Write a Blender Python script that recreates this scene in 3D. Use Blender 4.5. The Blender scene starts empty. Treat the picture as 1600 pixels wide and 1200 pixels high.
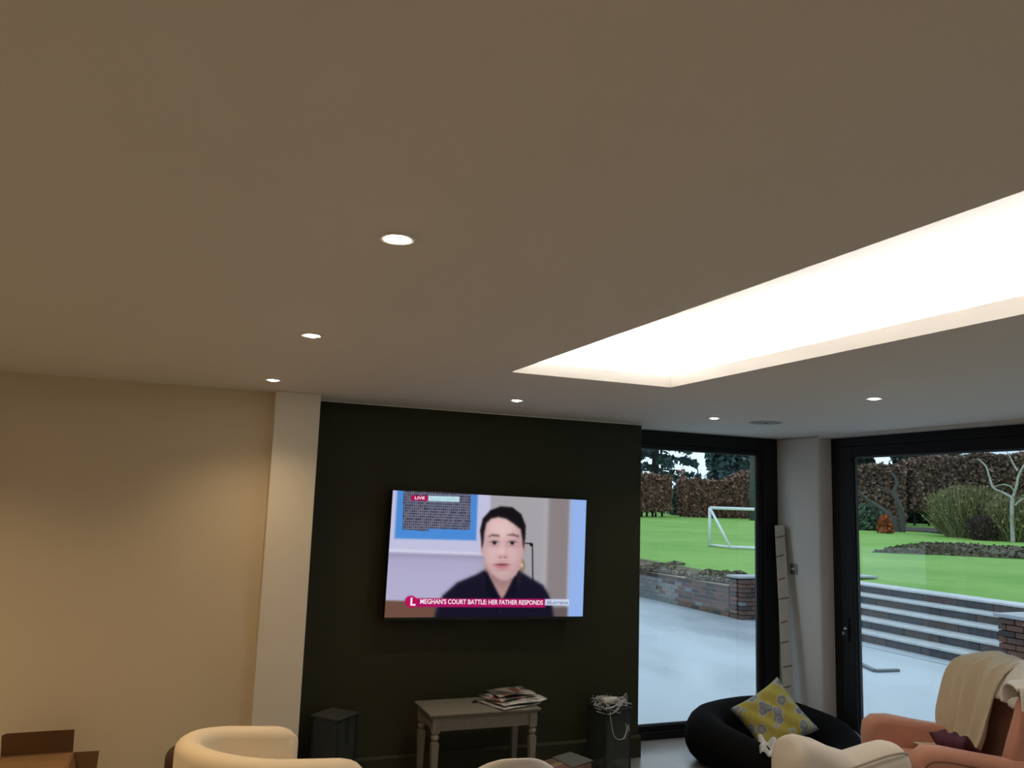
import bpy, bmesh, math, random
import numpy as np
from mathutils import Vector, Matrix

random.seed(7)
rng = np.random.default_rng(11)
PI = math.pi
sc = bpy.context.scene
COL = sc.collection

# ------------------------------------------------------------------ camera
YAW, PITCH, ROLL, FPX, EYE = 0.378155638, 0.141668809, 0.0345144381, 1285.84694, 1.788
_f = Vector((math.sin(YAW)*math.cos(PITCH), math.cos(YAW)*math.cos(PITCH), math.sin(PITCH)))
_r0 = Vector((math.cos(YAW), -math.sin(YAW), 0)); _u0 = _r0.cross(_f)
_r = _r0*math.cos(ROLL) + _u0*math.sin(ROLL)
_u = -_r0*math.sin(ROLL) + _u0*math.cos(ROLL)
CAM = Vector((0, 0, EYE))
cd = bpy.data.cameras.new('camera'); cam = bpy.data.objects.new('camera', cd); COL.objects.link(cam)
cd.sensor_fit = 'HORIZONTAL'; cd.sensor_width = 36; cd.lens = FPX*36/1600; cd.clip_end = 400; cd.clip_start = .02
cam.matrix_world = Matrix(((_r.x, _u.x, -_f.x, CAM.x), (_r.y, _u.y, -_f.y, CAM.y), (_r.z, _u.z, -_f.z, CAM.z), (0, 0, 0, 1)))
sc.camera = cam

def ray(x, y): return _r*(x-800) - _u*(y-600) + _f*FPX
def onz(x, y, z): d = ray(x, y); return CAM + d*((z-EYE)/d.z)
def atd(x, y, dist):                       # point seen at a pixel, at a horizontal distance
    d = ray(x, y); return CAM + d*(dist/math.hypot(d.x, d.y))
LZ0, LS, LR0 = .56, .0193, 14.5            # lawn: level at the steps, gentle rise
def lawn_z(X, Y): return LZ0 + LS*max(0, min(60, math.hypot(X, Y)) - LR0)
def onlawn(x, y):
    d = ray(x, y); d = d/math.hypot(d.x, d.y)
    return CAM + d*((EYE-LZ0+LS*LR0)/(LS-d.z))

# ------------------------------------------------------------------ world and exposure
w = bpy.data.worlds.new('overcast'); sc.world = w; w.use_nodes = True
bg = w.node_tree.nodes['Background']
bg.inputs[0].default_value = (0.70, 0.88, 1.05, 1); bg.inputs[1].default_value = 1.4
sc.view_settings.view_transform = 'Standard'; sc.view_settings.look = 'None'
sc.view_settings.gamma = 1; sc.view_settings.use_curve_mapping = False
sc.view_settings.exposure = 0
WARM = (1.0, .70, .39); NEUT = (1.0, .88, .72)
SPOT_W = 30.0

# ------------------------------------------------------------------ helpers
def lin(c):
    c = np.asarray(c, float)/255.; return np.where(c <= .04045, c/12.92, ((c+.055)/1.055)**2.4)
def srgb(r, g, b): return tuple(float(v) for v in lin((r, g, b)))+(1.,)
def mat(name, col, rough=.6, noise=0, nscale=20, bump=0, bscale=200, metal=0, col2=None, spec=.5, island=0, sheen=0):
    m = bpy.data.materials.new(name); m.use_nodes = True; nt = m.node_tree; b = nt.nodes['Principled BSDF']
    b.inputs['Roughness'].default_value = rough; b.inputs['Metallic'].default_value = metal
    b.inputs['Specular IOR Level'].default_value = spec
    if sheen: b.inputs['Sheen Weight'].default_value = sheen
    col = tuple(col)[:3]
    b.inputs['Base Color'].default_value = col+(1,)
    if noise or col2 or island:
        tc = nt.nodes.new('ShaderNodeTexCoord'); nz = nt.nodes.new('ShaderNodeTexNoise')
        nz.inputs['Scale'].default_value = nscale; nz.inputs['Detail'].default_value = 5
        nt.links.new(tc.outputs['Object'], nz.inputs['Vector'])
        mx = nt.nodes.new('ShaderNodeMix'); mx.data_type = 'RGBA'
        c2 = tuple(col2)[:3] if col2 else tuple(max(0, c*(1-noise)) for c in col)
        mx.inputs[6].default_value = col+(1,); mx.inputs[7].default_value = c2+(1,)
        fac = nt.nodes.new('ShaderNodeMapRange'); fac.inputs[1].default_value = .35; fac.inputs[2].default_value = .65
        if island:
            g = nt.nodes.new('ShaderNodeNewGeometry'); nt.links.new(g.outputs['Random Per Island'], fac.inputs[0])
            fac.inputs[1].default_value = 0; fac.inputs[2].default_value = 1
        else: nt.links.new(nz.outputs['Fac'], fac.inputs[0])
        nt.links.new(fac.outputs[0], mx.inputs[0]); nt.links.new(mx.outputs[2], b.inputs['Base Color'])
    if bump:
        tc = nt.nodes.new('ShaderNodeTexCoord'); nz = nt.nodes.new('ShaderNodeTexNoise')
        nz.inputs['Scale'].default_value = bscale; nz.inputs['Detail'].default_value = 4
        nt.links.new(tc.outputs['Object'], nz.inputs['Vector'])
        bp = nt.nodes.new('ShaderNodeBump'); bp.inputs['Strength'].default_value = bump; bp.inputs['Distance'].default_value = .01
        nt.links.new(nz.outputs['Fac'], bp.inputs['Height']); nt.links.new(bp.outputs[0], b.inputs['Normal'])
    return m
def emit(name, col, s=1):
    m = bpy.data.materials.new(name); m.use_nodes = True; nt = m.node_tree; nt.nodes.clear()
    e = nt.nodes.new('ShaderNodeEmission'); o = nt.nodes.new('ShaderNodeOutputMaterial')
    e.inputs[0].default_value = tuple(col)[:3]+(1,); e.inputs[1].default_value = s
    nt.links.new(e.outputs[0], o.inputs[0]); return m
def glassmat(name, tint=(.93, .975, .965), rough=.0, ior=1.5):
    m = bpy.data.materials.new(name); m.use_nodes = True; nt = m.node_tree; nt.nodes.clear()
    o = nt.nodes.new('ShaderNodeOutputMaterial'); t = nt.nodes.new('ShaderNodeBsdfTransparent'); g = nt.nodes.new('ShaderNodeBsdfGlossy')
    t.inputs[0].default_value = tint+(1,); g.inputs['Roughness'].default_value = rough; g.inputs[0].default_value = (1, 1, 1, 1)
    fr = nt.nodes.new('ShaderNodeFresnel')        # same reflectance from both sides of the pane
    gm = nt.nodes.new('ShaderNodeNewGeometry'); io = nt.nodes.new('ShaderNodeMapRange'); io.inputs[3].default_value = ior; io.inputs[4].default_value = 1/ior
    nt.links.new(gm.outputs['Backfacing'], io.inputs[0]); nt.links.new(io.outputs[0], fr.inputs[0])
    mx = nt.nodes.new('ShaderNodeMixShader'); nt.links.new(fr.outputs[0], mx.inputs[0])
    nt.links.new(t.outputs[0], mx.inputs[1]); nt.links.new(g.outputs[0], mx.inputs[2]); nt.links.new(mx.outputs[0], o.inputs[0]); return m

def link(o, parent=None):
    COL.objects.link(o)
    if parent: o.parent = parent
    return o
def tag(o, label=None, cat=None, group=None, kind=None):
    if label: o['label'] = label
    if cat: o['category'] = cat
    if group: o['group'] = group
    if kind: o['kind'] = kind
    return o
def thing(name, label, cat, loc=(0, 0, 0), rz=0, group=None):
    o = bpy.data.objects.new(name, None); o.empty_display_size = .1; o.location = loc; o.rotation_euler = (0, 0, rz)
    return tag(link(o), label, cat, group)
def obj(name, bm, m, parent=None, loc=None, rot=None, smooth=None):
    me = bpy.data.meshes.new(name)
    if isinstance(bm, tuple): me.from_pydata(bm[0], [], bm[1])
    else:
        bmesh.ops.recalc_face_normals(bm, faces=bm.faces); bm.to_mesh(me); bm.free()
    me.materials.append(m)
    if smooth is not None:
        me.shade_smooth() if smooth is True else (me.shade_smooth(), me.set_sharp_from_angle(angle=math.radians(smooth)))
    o = bpy.data.objects.new(name, me)
    if loc is not None: o.location = loc
    if rot is not None: o.rotation_euler = rot
    return link(o, parent)
def struct(name, bm, m, smooth=None): return tag(obj(name, bm, m, smooth=smooth), kind='structure')
def sub(o, lv=1):
    md = o.modifiers.new('subd', 'SUBSURF'); md.levels = lv; md.render_levels = lv; return o

def box(bm, x0, x1, y0, y1, z0, z1, bev=0, seg=2, M=None):
    vs = [bm.verts.new((x, y, z)) for z in (z0, z1) for y in (y0, y1) for x in (x0, x1)]
    fs = [bm.faces.new([vs[i] for i in f]) for f in ((0, 2, 3, 1), (4, 5, 7, 6), (0, 1, 5, 4), (2, 6, 7, 3), (0, 4, 6, 2), (1, 3, 7, 5))]
    if bev:
        es = list({e for f in fs for e in f.edges})
        r = bmesh.ops.bevel(bm, geom=es, offset=bev, segments=seg, profile=.5, affect='EDGES')
        vs = list({v for v in r['verts']} | {v for v in vs if v.is_valid})
    if M is not None: bmesh.ops.transform(bm, matrix=M, verts=[v for v in vs if v.is_valid])
    return bm
def B(*a, **k): return box(bmesh.new(), *a, **k)
def prism(bm, pts, ext, bev=0, seg=3):
    vs = [bm.verts.new(p) for p in pts]; f = bm.faces.new(vs)
    r = bmesh.ops.extrude_face_region(bm, geom=[f]); nv = [g for g in r['geom'] if isinstance(g, bmesh.types.BMVert)]
    bmesh.ops.translate(bm, vec=Vector(ext), verts=nv)
    bmesh.ops.recalc_face_normals(bm, faces=bm.faces)
    if bev:
        nf = [g for g in r['geom'] if isinstance(g, bmesh.types.BMFace)]+[f]
        es = {e for q in nf for e in q.edges}
        bmesh.ops.bevel(bm, geom=list(es), offset=bev, segments=seg, profile=.5, affect='EDGES')
    return bm
def tube(bm, pts, r, n=8, cap=True, closed=False):
    pts = [Vector(p) for p in pts]; rings = []; N = len(pts)
    rs = r if isinstance(r, (list, tuple)) else [r]*N
    up = None
    for i, p in enumerate(pts):
        a = pts[(i-1) % N] if (i > 0 or closed) else p; b = pts[(i+1) % N] if (i < N-1 or closed) else p
        t = (b-a)
        if t.length < 1e-9: t = Vector((0, 0, 1))
        t.normalize()
        if up is None: up = t.orthogonal().normalized()
        s = up - t*up.dot(t)
        s = s.normalized() if s.length > 1e-6 else t.orthogonal().normalized()
        up = s; q = t.cross(s)
        rings.append([bm.verts.new(p+(s*math.cos(2*PI*k/n)+q*math.sin(2*PI*k/n))*rs[i]) for k in range(n)])
    M = N if closed else N-1
    for i in range(M):
        A, C = rings[i], rings[(i+1) % N]
        for k in range(n): bm.faces.new((A[k], A[(k+1) % n], C[(k+1) % n], C[k]))
    if cap and not closed: bm.faces.new(rings[0][::-1]); bm.faces.new(rings[-1])
    return bm
def lathe(bm, prof, n=24, c=(0, 0), cap=True):
    rings = [[bm.verts.new((c[0]+r*math.cos(2*PI*k/n), c[1]+r*math.sin(2*PI*k/n), z)) for k in range(n)] for r, z in prof]
    for A, C in zip(rings, rings[1:]):
        for k in range(n): bm.faces.new((A[k], A[(k+1) % n], C[(k+1) % n], C[k]))
    if cap:
        if prof[0][0] > 1e-4: bm.faces.new(rings[0][::-1])
        if prof[-1][0] > 1e-4: bm.faces.new(rings[-1])
    return bm
def grid(fn, nu, nv):
    """fn(u, v) -> point; returns (verts, faces)"""
    V = [tuple(fn(i/nu, j/nv)) for j in range(nv+1) for i in range(nu+1)]
    F = [(j*(nu+1)+i, j*(nu+1)+i+1, (j+1)*(nu+1)+i+1, (j+1)*(nu+1)+i) for j in range(nv) for i in range(nu)]
    return V, F
def catmull(P, n=8):
    P = [Vector(p) for p in P]; out = []
    for i in range(len(P)-1):
        p0 = P[max(0, i-1)]; p1 = P[i]; p2 = P[i+1]; p3 = P[min(len(P)-1, i+2)]
        for k in range(n):
            t = k/n
            out.append(.5*((2*p1)+(p2-p0)*t+(2*p0-5*p1+4*p2-p3)*t*t+(3*p1-p0-3*p2+p3)*t**3))
    return out+[P[-1]]
def solid(o, t, off=-1):
    md = o.modifiers.new('thick', 'SOLIDIFY'); md.thickness = t; md.offset = off; return o
def usweep(path, ztop, zbot, th, nround=8):
    """upholstered wall along a 2D path; rounded top; ztop(t)"""
    bm = bmesh.new(); N = len(path); rings = []
    for i, p in enumerate(path):
        p = Vector(p); a = Vector(path[max(0, i-1)]); b = Vector(path[min(N-1, i+1)]); t = (b-a).normalized(); nrm = Vector((t.y, -t.x))
        s = i/(N-1); zt = ztop(s); h = th/2
        # round the ends a little
        e = min(i, N-1-i); k = 1 if e > 3 else (.55, .82, .94, .99)[e]; zt -= (1-k)*th*.9
        sec = [(h*k, zbot), (h*k, (zbot+zt)/2)]
        for q in range(nround+1):
            an = PI*q/nround; sec.append((math.cos(an)*h*k, zt-h*.85*k+math.sin(an)*h*.85*k))
        sec += [(-h*k, (zbot+zt)/2), (-h*k, zbot)]
        rings.append([bm.verts.new((p.x+nrm.x*o, p.y+nrm.y*o, z)) for o, z in sec])
    m = len(rings[0])
    for A, C in zip(rings, rings[1:]):
        for k in range(m): bm.faces.new((A[k], A[(k+1) % m], C[(k+1) % m], C[k]))
    bm.faces.new(rings[0]); bm.faces.new(rings[-1][::-1]); return bm
def pillow(w, h, t, n=16, noise=.006):
    V = []; F = []
    def shape(u, v):
        x = (u-.5)*2; y = (v-.5)*2
        px = x*w/2*(1-.07*(1-abs(x))*0-.06*y*y*abs(x)*-1*0); pinch = 1-.10*(1-y*y)*0
        bx = 1-.09*(1-abs(y)**2.2)*abs(x)**3; by = 1-.09*(1-abs(x)**2.2)*abs(y)**3
        z = t/2*((1-x**4)*(1-y**4))**.55
        return x*w/2*bx, y*h/2*by, z
    for s in (1, -1):
        for j in range(n+1):
            for i in range(n+1):
                X, Y, Z = shape(i/n, j/n); V.append((X, Y, s*(Z+noise*math.sin(7*X/w*3+Y*31)*Z/t*4)))
    o = (n+1)**2
    for j in range(n):
        for i in range(n):
            a = j*(n+1)+i; F.append((a, a+1, a+n+2, a+n+1)); F.append((o+a, o+a+n+1, o+a+n+2, o+a+1))
    bm = bmesh.new(); vs = [bm.verts.new(v) for v in V]
    for f in F: bm.faces.new([vs[i] for i in f])
    bmesh.ops.remove_doubles(bm, verts=bm.verts, dist=1e-5); return bm
def leaves(P, size, jit=.4, flat=0, aspect=1.0):
    """P: (n,3) positions -> mesh data of randomly turned little quads"""
    P = np.asarray(P); n = len(P)
    a = rng.normal(size=(n, 3)); a[:, 2] *= (1-flat); a /= np.linalg.norm(a, axis=1, keepdims=True)
    b = rng.normal(size=(n, 3)); b -= (b*a).sum(1, keepdims=True)*a; b /= np.linalg.norm(b, axis=1, keepdims=True)
    s = size*(1+jit*rng.uniform(-1, 1, size=(n, 1)))/2
    a = a*s*aspect; b = b*s
    V = np.stack([P-a-b*.3, P-a*.1-b, P+a+b*.1, P-a*.1+b], 1).reshape(-1, 3)
    F = np.arange(4*n).reshape(-1, 4)
    return V, F
def npobj(name, V, F, m, parent=None, kind=None):
    me = bpy.data.meshes.new(name); n = len(V); k = len(F); q = F.shape[1]
    me.vertices.add(n); me.vertices.foreach_set('co', np.asarray(V, np.float32).ravel())
    me.loops.add(k*q); me.loops.foreach_set('vertex_index', np.asarray(F, np.int32).ravel())
    me.polygons.add(k); me.polygons.foreach_set('loop_start', np.arange(0, k*q, q, dtype=np.int32)); me.polygons.foreach_set('loop_total', np.full(k, q, np.int32))
    me.update(calc_edges=True); me.materials.append(m)
    o = bpy.data.objects.new(name, me)
    if kind: o['kind'] = kind
    return link(o, parent)
def cp(o, parent=None, loc=None, rot=None):
    c = o.copy(); COL.objects.link(c); c.parent = parent
    if loc is not None: c.location = loc
    if rot is not None: c.rotation_euler = rot
    return c
def copy_tree(root):
    r = cp(root)
    for ch in list(root.children):
        c = cp(ch, r)
        for g in list(ch.children): cp(g, c)
    return r

# ------------------------------------------------------------------ materials
M_ceil = mat('ceiling_paint', (.71, .675, .62), .75, bump=.03, bscale=300)
M_cream = mat('cream_paint', (.66, .575, .435), .75, bump=.05, bscale=250)
M_pier = mat('off_white_paint', (.74, .70, .62), .75, bump=.04, bscale=250)
M_wallR = mat('grey_white_paint', (.58, .56, .53), .7, bump=.04, bscale=250)
M_green = mat('dark_green_paint', (.0215, .0225, .0085), .62, bump=.03, bscale=250, spec=.3)
M_greensk = mat('dark_green_gloss', (.0225, .0235, .0095), .6, spec=.3)
M_white = mat('white_gloss_paint', (.75, .74, .72), .4)
M_black = mat('black_powder_coat', (.006, .006, .008), .5, spec=.25)
M_blackedge = mat('grey_gasket', (.06, .065, .075), .5)
M_glass = glassmat('window_glass')
M_floor = mat('grey_floor_tile', (.30, .285, .27), .28, noise=.15, nscale=6)
M_tray = mat('tray_paint', (.82, .80, .78), .8)
# ------------------------------------------------------------------ room shell
H = 2.4; XL, XR, YB = -3.2, 4.79, -3.6
YG, YC, YP, YW = 5.43, 5.20, 5.10, 5.78
struct('floor', B(XL, 5.06, YB, YW+.06, -.12, 0), M_floor)
LX0, LX1, LY0, LY1 = 1.43, 2.32, .35, 3.615          # tray opening
bm = bmesh.new()
for a in ((XL-.2, LX0, YB-.2, 6.0), (LX1, XR+.3, YB-.2, 6.0), (LX0, LX1, YB-.2, LY0), (LX0, LX1, LY1, 6.0)):
    box(bm, *a, H, H+.058)
struct('ceiling', bm, M_ceil)
cv = .16; bm = bmesh.new(); zt = 2.64
box(bm, LX0-cv-.05, LX1+cv+.05, LY0-cv-.05, LY1+cv+.05, zt, zt+.05)
for a in ((LX0-cv-.05, LX0-cv), (LX1+cv, LX1+cv+.05)): box(bm, *a, LY0-cv-.05, LY1+cv+.05, H+.058, zt)
for a in ((LY0-cv-.05, LY0-cv), (LY1+cv, LY1+cv+.05)): box(bm, LX0-cv, LX1+cv, *a, H+.058, zt)
struct('ceiling_recess', bm, M_tray)
M_led = emit('led_strip', (1, .965, .92), 55)
led = thing('led_strip', 'warm white LED strip hidden on the ledge of the ceiling recess', 'light strip', (1.875, 2, H+.06))
zz0, zz1 = .0, .012
for a in ((LX0-.10, LX0-.08, LY0-.08, LY1+.08), (LX1+.08, LX1+.10, LY0-.08, LY1+.08), (LX0-.08, LX1+.08, LY1+.08, LY1+.10), (LX0-.08, LX1+.08, LY0-.10, LY0-.08)):
    obj('strip', B(a[0]-1.875, a[1]-1.875, a[2]-2, a[3]-2, zz0, zz1), M_led, led)

struct('wall_left', B(XL-.2, XL, YB-.2, YC+.6, -.12, H), M_cream)
struct('wall_behind', B(XL, XR+.3, YB-.2, YB, -.12, H), M_cream)
struct('wall_back_cream', B(XL, .5, YC, YC+.62, -.12, H), M_cream)
struct('wall_pier', B(.5, .768, YP, YG+.39, -.12, H, .004, 1), M_pier)
struct('wall_back', B(.768, 3.23, YG, YG+.13, -.0, 2.394, .002, 1), M_green)
struct('trim_1', B(.768, 3.23, YG+.002, YG+.13, 2.394, H), M_ceil)
struct('wall_back_outer', B(.768, 3.25, YG+.13, YG+.39, -.12, H), M_ceil)
bm = bmesh.new(); prism(bm, [(.768, YG, 0), (.768, YG-.016, 0), (.768, YG-.016, .135), (.768, YG-.007, .152), (.768, YG, .152)], (2.478, 0, 0))
struct('baseboard_back', bm, M_greensk)
struct('baseboard_left', B(XL, .5, YC-.015, YC, 0, .13), M_white)
bm = bmesh.new(); box(bm, XR, XR+.36, 5.28, YW+.06, -.12, H, .02, 3)
struct('wall_right', bm, M_wallR, 40)
struct('baseboard_right', B(XR-.014, XR, 5.285, YW-.06, 0, .12), M_white)
struct('wall_right_near', B(XR, XR+.36, YB, -.08, -.12, H), M_wallR)
struct('trim_2', B(XR, XR+.36, -.08, 5.28, 2.383, H), M_wallR)

# back window: black frame, one tall fixed pane
wn = tag(thing('window_1', None, None, (0, YW, 0)), kind='structure')
def frame_bm(x0, x1, z0, z1, l, r, t, b, y0, y1, bev=.004):
    bm = bmesh.new()
    box(bm, x0, x0+l, y0, y1, z0, z1, bev, 1); box(bm, x1-r, x1, y0, y1, z0, z1, bev, 1)
    box(bm, x0+l, x1-r, y0, y1, z1-t, z1, bev, 1); box(bm, x0+l, x1-r, y0, y1, z0, z0+b, bev, 1); return bm
obj('frame', frame_bm(3.26, 4.785, 0, 2.398, .1, .15, .105, .06, -.01, .06), M_black, wn)
obj('sash', frame_bm(3.36, 4.635, .06, 2.293, .05, .05, .04, .045, .0, .05), M_black, wn)
obj('glazing_bead', frame_bm(3.41, 4.585, .105, 2.253, .008, .008, .008, .008, .018, .034, 0), M_blackedge, wn)
obj('pane', ([(3.414, .026, .109), (4.581, .026, .109), (4.581, .026, 2.249), (3.414, .026, 2.249)], [(0, 1, 2, 3)]), M_glass, wn)
# sliding doors on the right
dr = tag(thing('door_1', None, None, (4.92, 0, 0)), kind='structure')
def framey(y0, y1, z0, z1, s, t, b, x0, x1, bev=.004):
    bm = bmesh.new()
    box(bm, x0, x1, y0, y0+s, z0, z1, bev, 1); box(bm, x0, x1, y1-s, y1, z0, z1, bev, 1)
    box(bm, x0, x1, y0+s, y1-s, z1-t, z1, bev, 1); box(bm, x0, x1, y0+s, y1-s, z0, z0+b, bev, 1); return bm
obj('frame', framey(-.08, 5.28, 0, 2.383, .07, .07, .02, 0, .12), M_black, dr)
for k, (a, b) in enumerate(((3.47, 5.21), (1.73, 3.47), (-.01, 1.73))):
    s = obj('door_leaf', framey(a, b, .02, 2.313, .14, .085, .08, .005, .075), M_black, dr)
    obj('glazing_bead', framey(a+.14, b-.14, .10, 2.228, .008, .008, .008, .04, .06, 0), M_blackedge, s)
    obj('pane', ([(.05, a+.145, .106), (.05, a+.145, 2.222), (.05, b-.145, 2.222), (.05, b-.145, .106)], [(0, 1, 2, 3)]), M_glass, s)
    if k == 0:
        bm = bmesh.new(); box(bm, -.006, .005, 5.125, 5.155, .80, .98, .003, 1)
        obj('lock_plate', bm, M_black, s)
        bm = bmesh.new(); lathe(bm, [(.0, 0), (.011, 0), (.011, .02), (.008, .024), (0, .024)], 14)
        cyl = obj('lock_cylinder', bm, mat('nickel', (.5, .5, .48), .3, metal=1), s, (-.006, 5.14, .90), (0, -PI/2, 0), 40)
        bm = bmesh.new(); lathe(bm, [(.0, 0), (.006, 0), (.006, .02), (0, .02)], 10)
        obj('key', box(bm, -.012, .012, -.0015, .0015, .015, .045), cyl.active_material, s, (-.006, 5.14, .865), (0, -PI/2, 0))

# ------------------------------------------------------------------ downlights
M_bezel = mat('white_bezel', (.8, .79, .77), .35)
M_len = {'w': emit('downlight_lens_warm', (1, .86, .62), 60), 'n': emit('downlight_lens', (1, .93, .82), 60)}
def downlight(x, y, watts, label, tone='w', group='recessed ceiling downlights'):
    t = thing('downlight', label, 'downlight', (x, y, H), 0, group)
    bm = bmesh.new(); lathe(bm, [(.028, -.001), (.034, -.005), (.041, -.005), (.044, -.002), (.044, 0), (.028, 0)], 32, cap=False); obj('bezel', bm, M_bezel, t, smooth=40)
    bm = bmesh.new(); lathe(bm, [(0, -.010), (.015, -.0085), (.024, -.005), (.028, -.001)], 32); obj('lens', bm, M_len[tone], t)
    l = bpy.data.lights.new('lamp', 'SPOT'); l.energy = watts; l.color = WARM if tone == 'w' else NEUT
    l.spot_size = math.radians(125); l.spot_blend = 1.0; l.shadow_soft_size = .03
    lo = bpy.data.objects.new('lamp', l); lo.location = (0, 0, -.015); link(lo, t)
    return t
for x, y, k, lab, tn in (
    (.435, 1.866, 1, 'lit round downlight in plain ceiling, third in its row from the pier', 'w'),
    (.43, 3.2, 1, 'lit round downlight in plain ceiling, second in its row from the pier', 'w'),
    (.43, 4.605, 1, 'lit round downlight in ceiling right by the off-white pier', 'w'),
    (1.866, 4.61, 1, 'lit round downlight in ceiling in front of green wall, above television', 'n'),
    (3.355, 4.685, 1, 'lit round downlight in ceiling beside the round ceiling speaker', 'n'),
    (3.405, 3.33, 1, 'lit round downlight between the glowing ceiling recess and the glass doors', 'n')):
    downlight(x, y, SPOT_W*k, lab, tn)
for x, y in ((3.405, 1.95), (3.405, .5), (1.87, -.6), (3.4, -1.9)):
    downlight(x, y, SPOT_W, 'lit round downlight in the open end of the room', 'n')
for x, y in ((.43, .5), (.43, -1), (-1.05, 4.2), (-1.05, 3.2), (-1.05, 1.8), (-1.05, .3), (-1.05, -1.2), (-2.4, 4.2), (-2.4, 2.6), (-2.4, .8), (-2.4, -1.2)):
    downlight(x, y, SPOT_W*1.65, 'lit round warm downlight over the kitchen end', 'w', 'kitchen downlights')

# ceiling speaker
sp = thing('ceiling_speaker', 'round grey grille of a flush speaker in the white ceiling', 'speaker', (3.80, 4.70, H))
bm = bmesh.new(); lathe(bm, [(.103, -.003), (.115, -.004), (.118, 0), (.103, 0)], 40, cap=False); obj('rim', bm, mat('speaker_rim', (.45, .44, .43), .5), sp, smooth=40)
mg = mat('speaker_grille', (.30, .30, .295), .6)
bm = bmesh.new(); lathe(bm, [(0, -.004), (.07, -.0035), (.104, -.002)], 40); obj('grille', bm, mg, sp, smooth=True)
bm = bmesh.new(); lathe(bm, [(0, -.009), (.012, -.008), (.014, -.003)], 16); obj('badge', bm, mat('dark_badge', (.1, .1, .1), .5), sp, smooth=True)

# light switch on the right wall
sw = thing('light_switch', 'square brushed steel switch plate on white wall between the windows', 'light switch', (XR, 5.585, 1.314))
obj('plate', B(-.008, 0, -.043, .043, -.043, .043, .003, 2), mat('brushed_steel', (.30, .29, .28), .38, metal=.85), sp and sw)
bm = bmesh.new(); lathe(bm, [(.012, 0), (.011, .004), (.006, .006), (.005, .016), (.0, .018)], 14)
obj('dimmer_knob', bm, mat('steel_knob', (.62, .61, .60), .25, metal=.8), sw, (-.008, 0, 0), (0, -PI/2, 0), 40)
# ------------------------------------------------------------------ television
TVW, TVH = 1.412, .806
tv = thing('television', 'large flat wall-mounted television showing a man in dark shirt and news captions', 'television', (1.996, YG-.12, 1.018), 0)
tv.rotation_euler = (0, math.radians(.75), 0)
TX0, TZ0 = -TVW/2, 0.0
M_tvb = mat('television_black', (.008, .008, .009), .35)
bm = bmesh.new(); box(bm, -TVW/2-.006, TVW/2+.006, .001, .045, -.018, TVH+.006, .004, 2); obj('body', bm, M_tvb, tv)
obj('wall_mount', B(-.25, .25, .045, .118, .2, .6, .004, 1), M_tvb, tv)
# the picture as coloured grid
NX, NY = 420, 240
TLc, TRc, BRc, BLc = (155., 125.), (1493., 183.), (1452., 985.), (80., 1005.)
def fw(u, v):
    x = (1-u)*(1-v)*TLc[0]+u*(1-v)*TRc[0]+u*v*BRc[0]+(1-u)*v*BLc[0]
    y = (1-u)*(1-v)*TLc[1]+u*(1-v)*TRc[1]+u*v*BRc[1]+(1-u)*v*BLc[1]
    return x, y
def inv(x, y):
    u, v = (x-120)/1360, (y-140)/850
    for _ in range(20):
        a, b = fw(u, v); u += (x-a)/1360; v += (y-b)/850
    return u, v
uu, vv = np.meshgrid(np.linspace(0, 1, NX+1), np.linspace(0, 1, NY+1))
PX, PY = fw(uu, vv)
img = np.zeros((NY+1, NX+1, 3))
def sm(d, s=4.0): return 1/(1+np.exp(np.clip(-d/s, -50, 50)))
def paint(mask, c):
    global img
    c = np.asarray(c, float)
    img = img*(1-mask[..., None])+c*mask[..., None]
def rect(x0, y0, x1, y1, s=2.5, kx=0.0, ky=0.0):   # edges may lean: x shifts by kx per y, y by ky per x
    X = PX-kx*(PY-y0); Y = PY-ky*(PX-x0)
    return sm(X-x0, s)*sm(x1-X, s)*sm(Y-y0, s)*sm(y1-Y, s)
def ell(cx, cy, rx, ry, s=.05): return sm(1-np.sqrt(((PX-cx)/rx)**2+((PY-cy)/ry)**2), s)
def poly(pts, s=3.):
    d = np.full(PX.shape, 1e9); inside = np.zeros(PX.shape, bool); n = len(pts)
    for i in range(n):
        (x0, y0), (x1, y1) = pts[i], pts[(i+1) % n]
        L = (x1-x0)**2+(y1-y0)**2+1e-9; t = np.clip(((PX-x0)*(x1-x0)+(PY-y0)*(y1-y0))/L, 0, 1)
        d = np.minimum(d, np.hypot(PX-x0-t*(x1-x0), PY-y0-t*(y1-y0)))
        c = ((y0 > PY) != (y1 > PY)) & (PX < (x1-x0)*(PY-y0)/(y1-y0+1e-9)+x0); inside ^= c
    return sm(np.where(inside, d, -d), s)
paint(np.ones(PX.shape), (163, 160, 166))
lw = sm(760-PX, 40.); paint(lw, (172, 166, 198))
paint(lw*sm(PY-620, 60.)*.7, (186, 182, 214))
paint(rect(800, 120, 1210, 1010, 8)*.6, (170, 168, 172))
K = -.05
paint(sm(PX-(1208+K*(PY-180)), 6.), (139, 130, 132))
paint(sm(PX-(1186+K*(PY-180)), 8.)*sm((1214+K*(PY-180))-PX, 8.)*.6, (182, 180, 184))
paint(sm(PX-(1378+K*(PY-180)), 5.), (150, 182, 238))
paint(sm(PX-(1366+K*(PY-180)), 4.)*sm((1384+K*(PY-180))-PX, 4.)*.7, (176, 190, 228))
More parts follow.
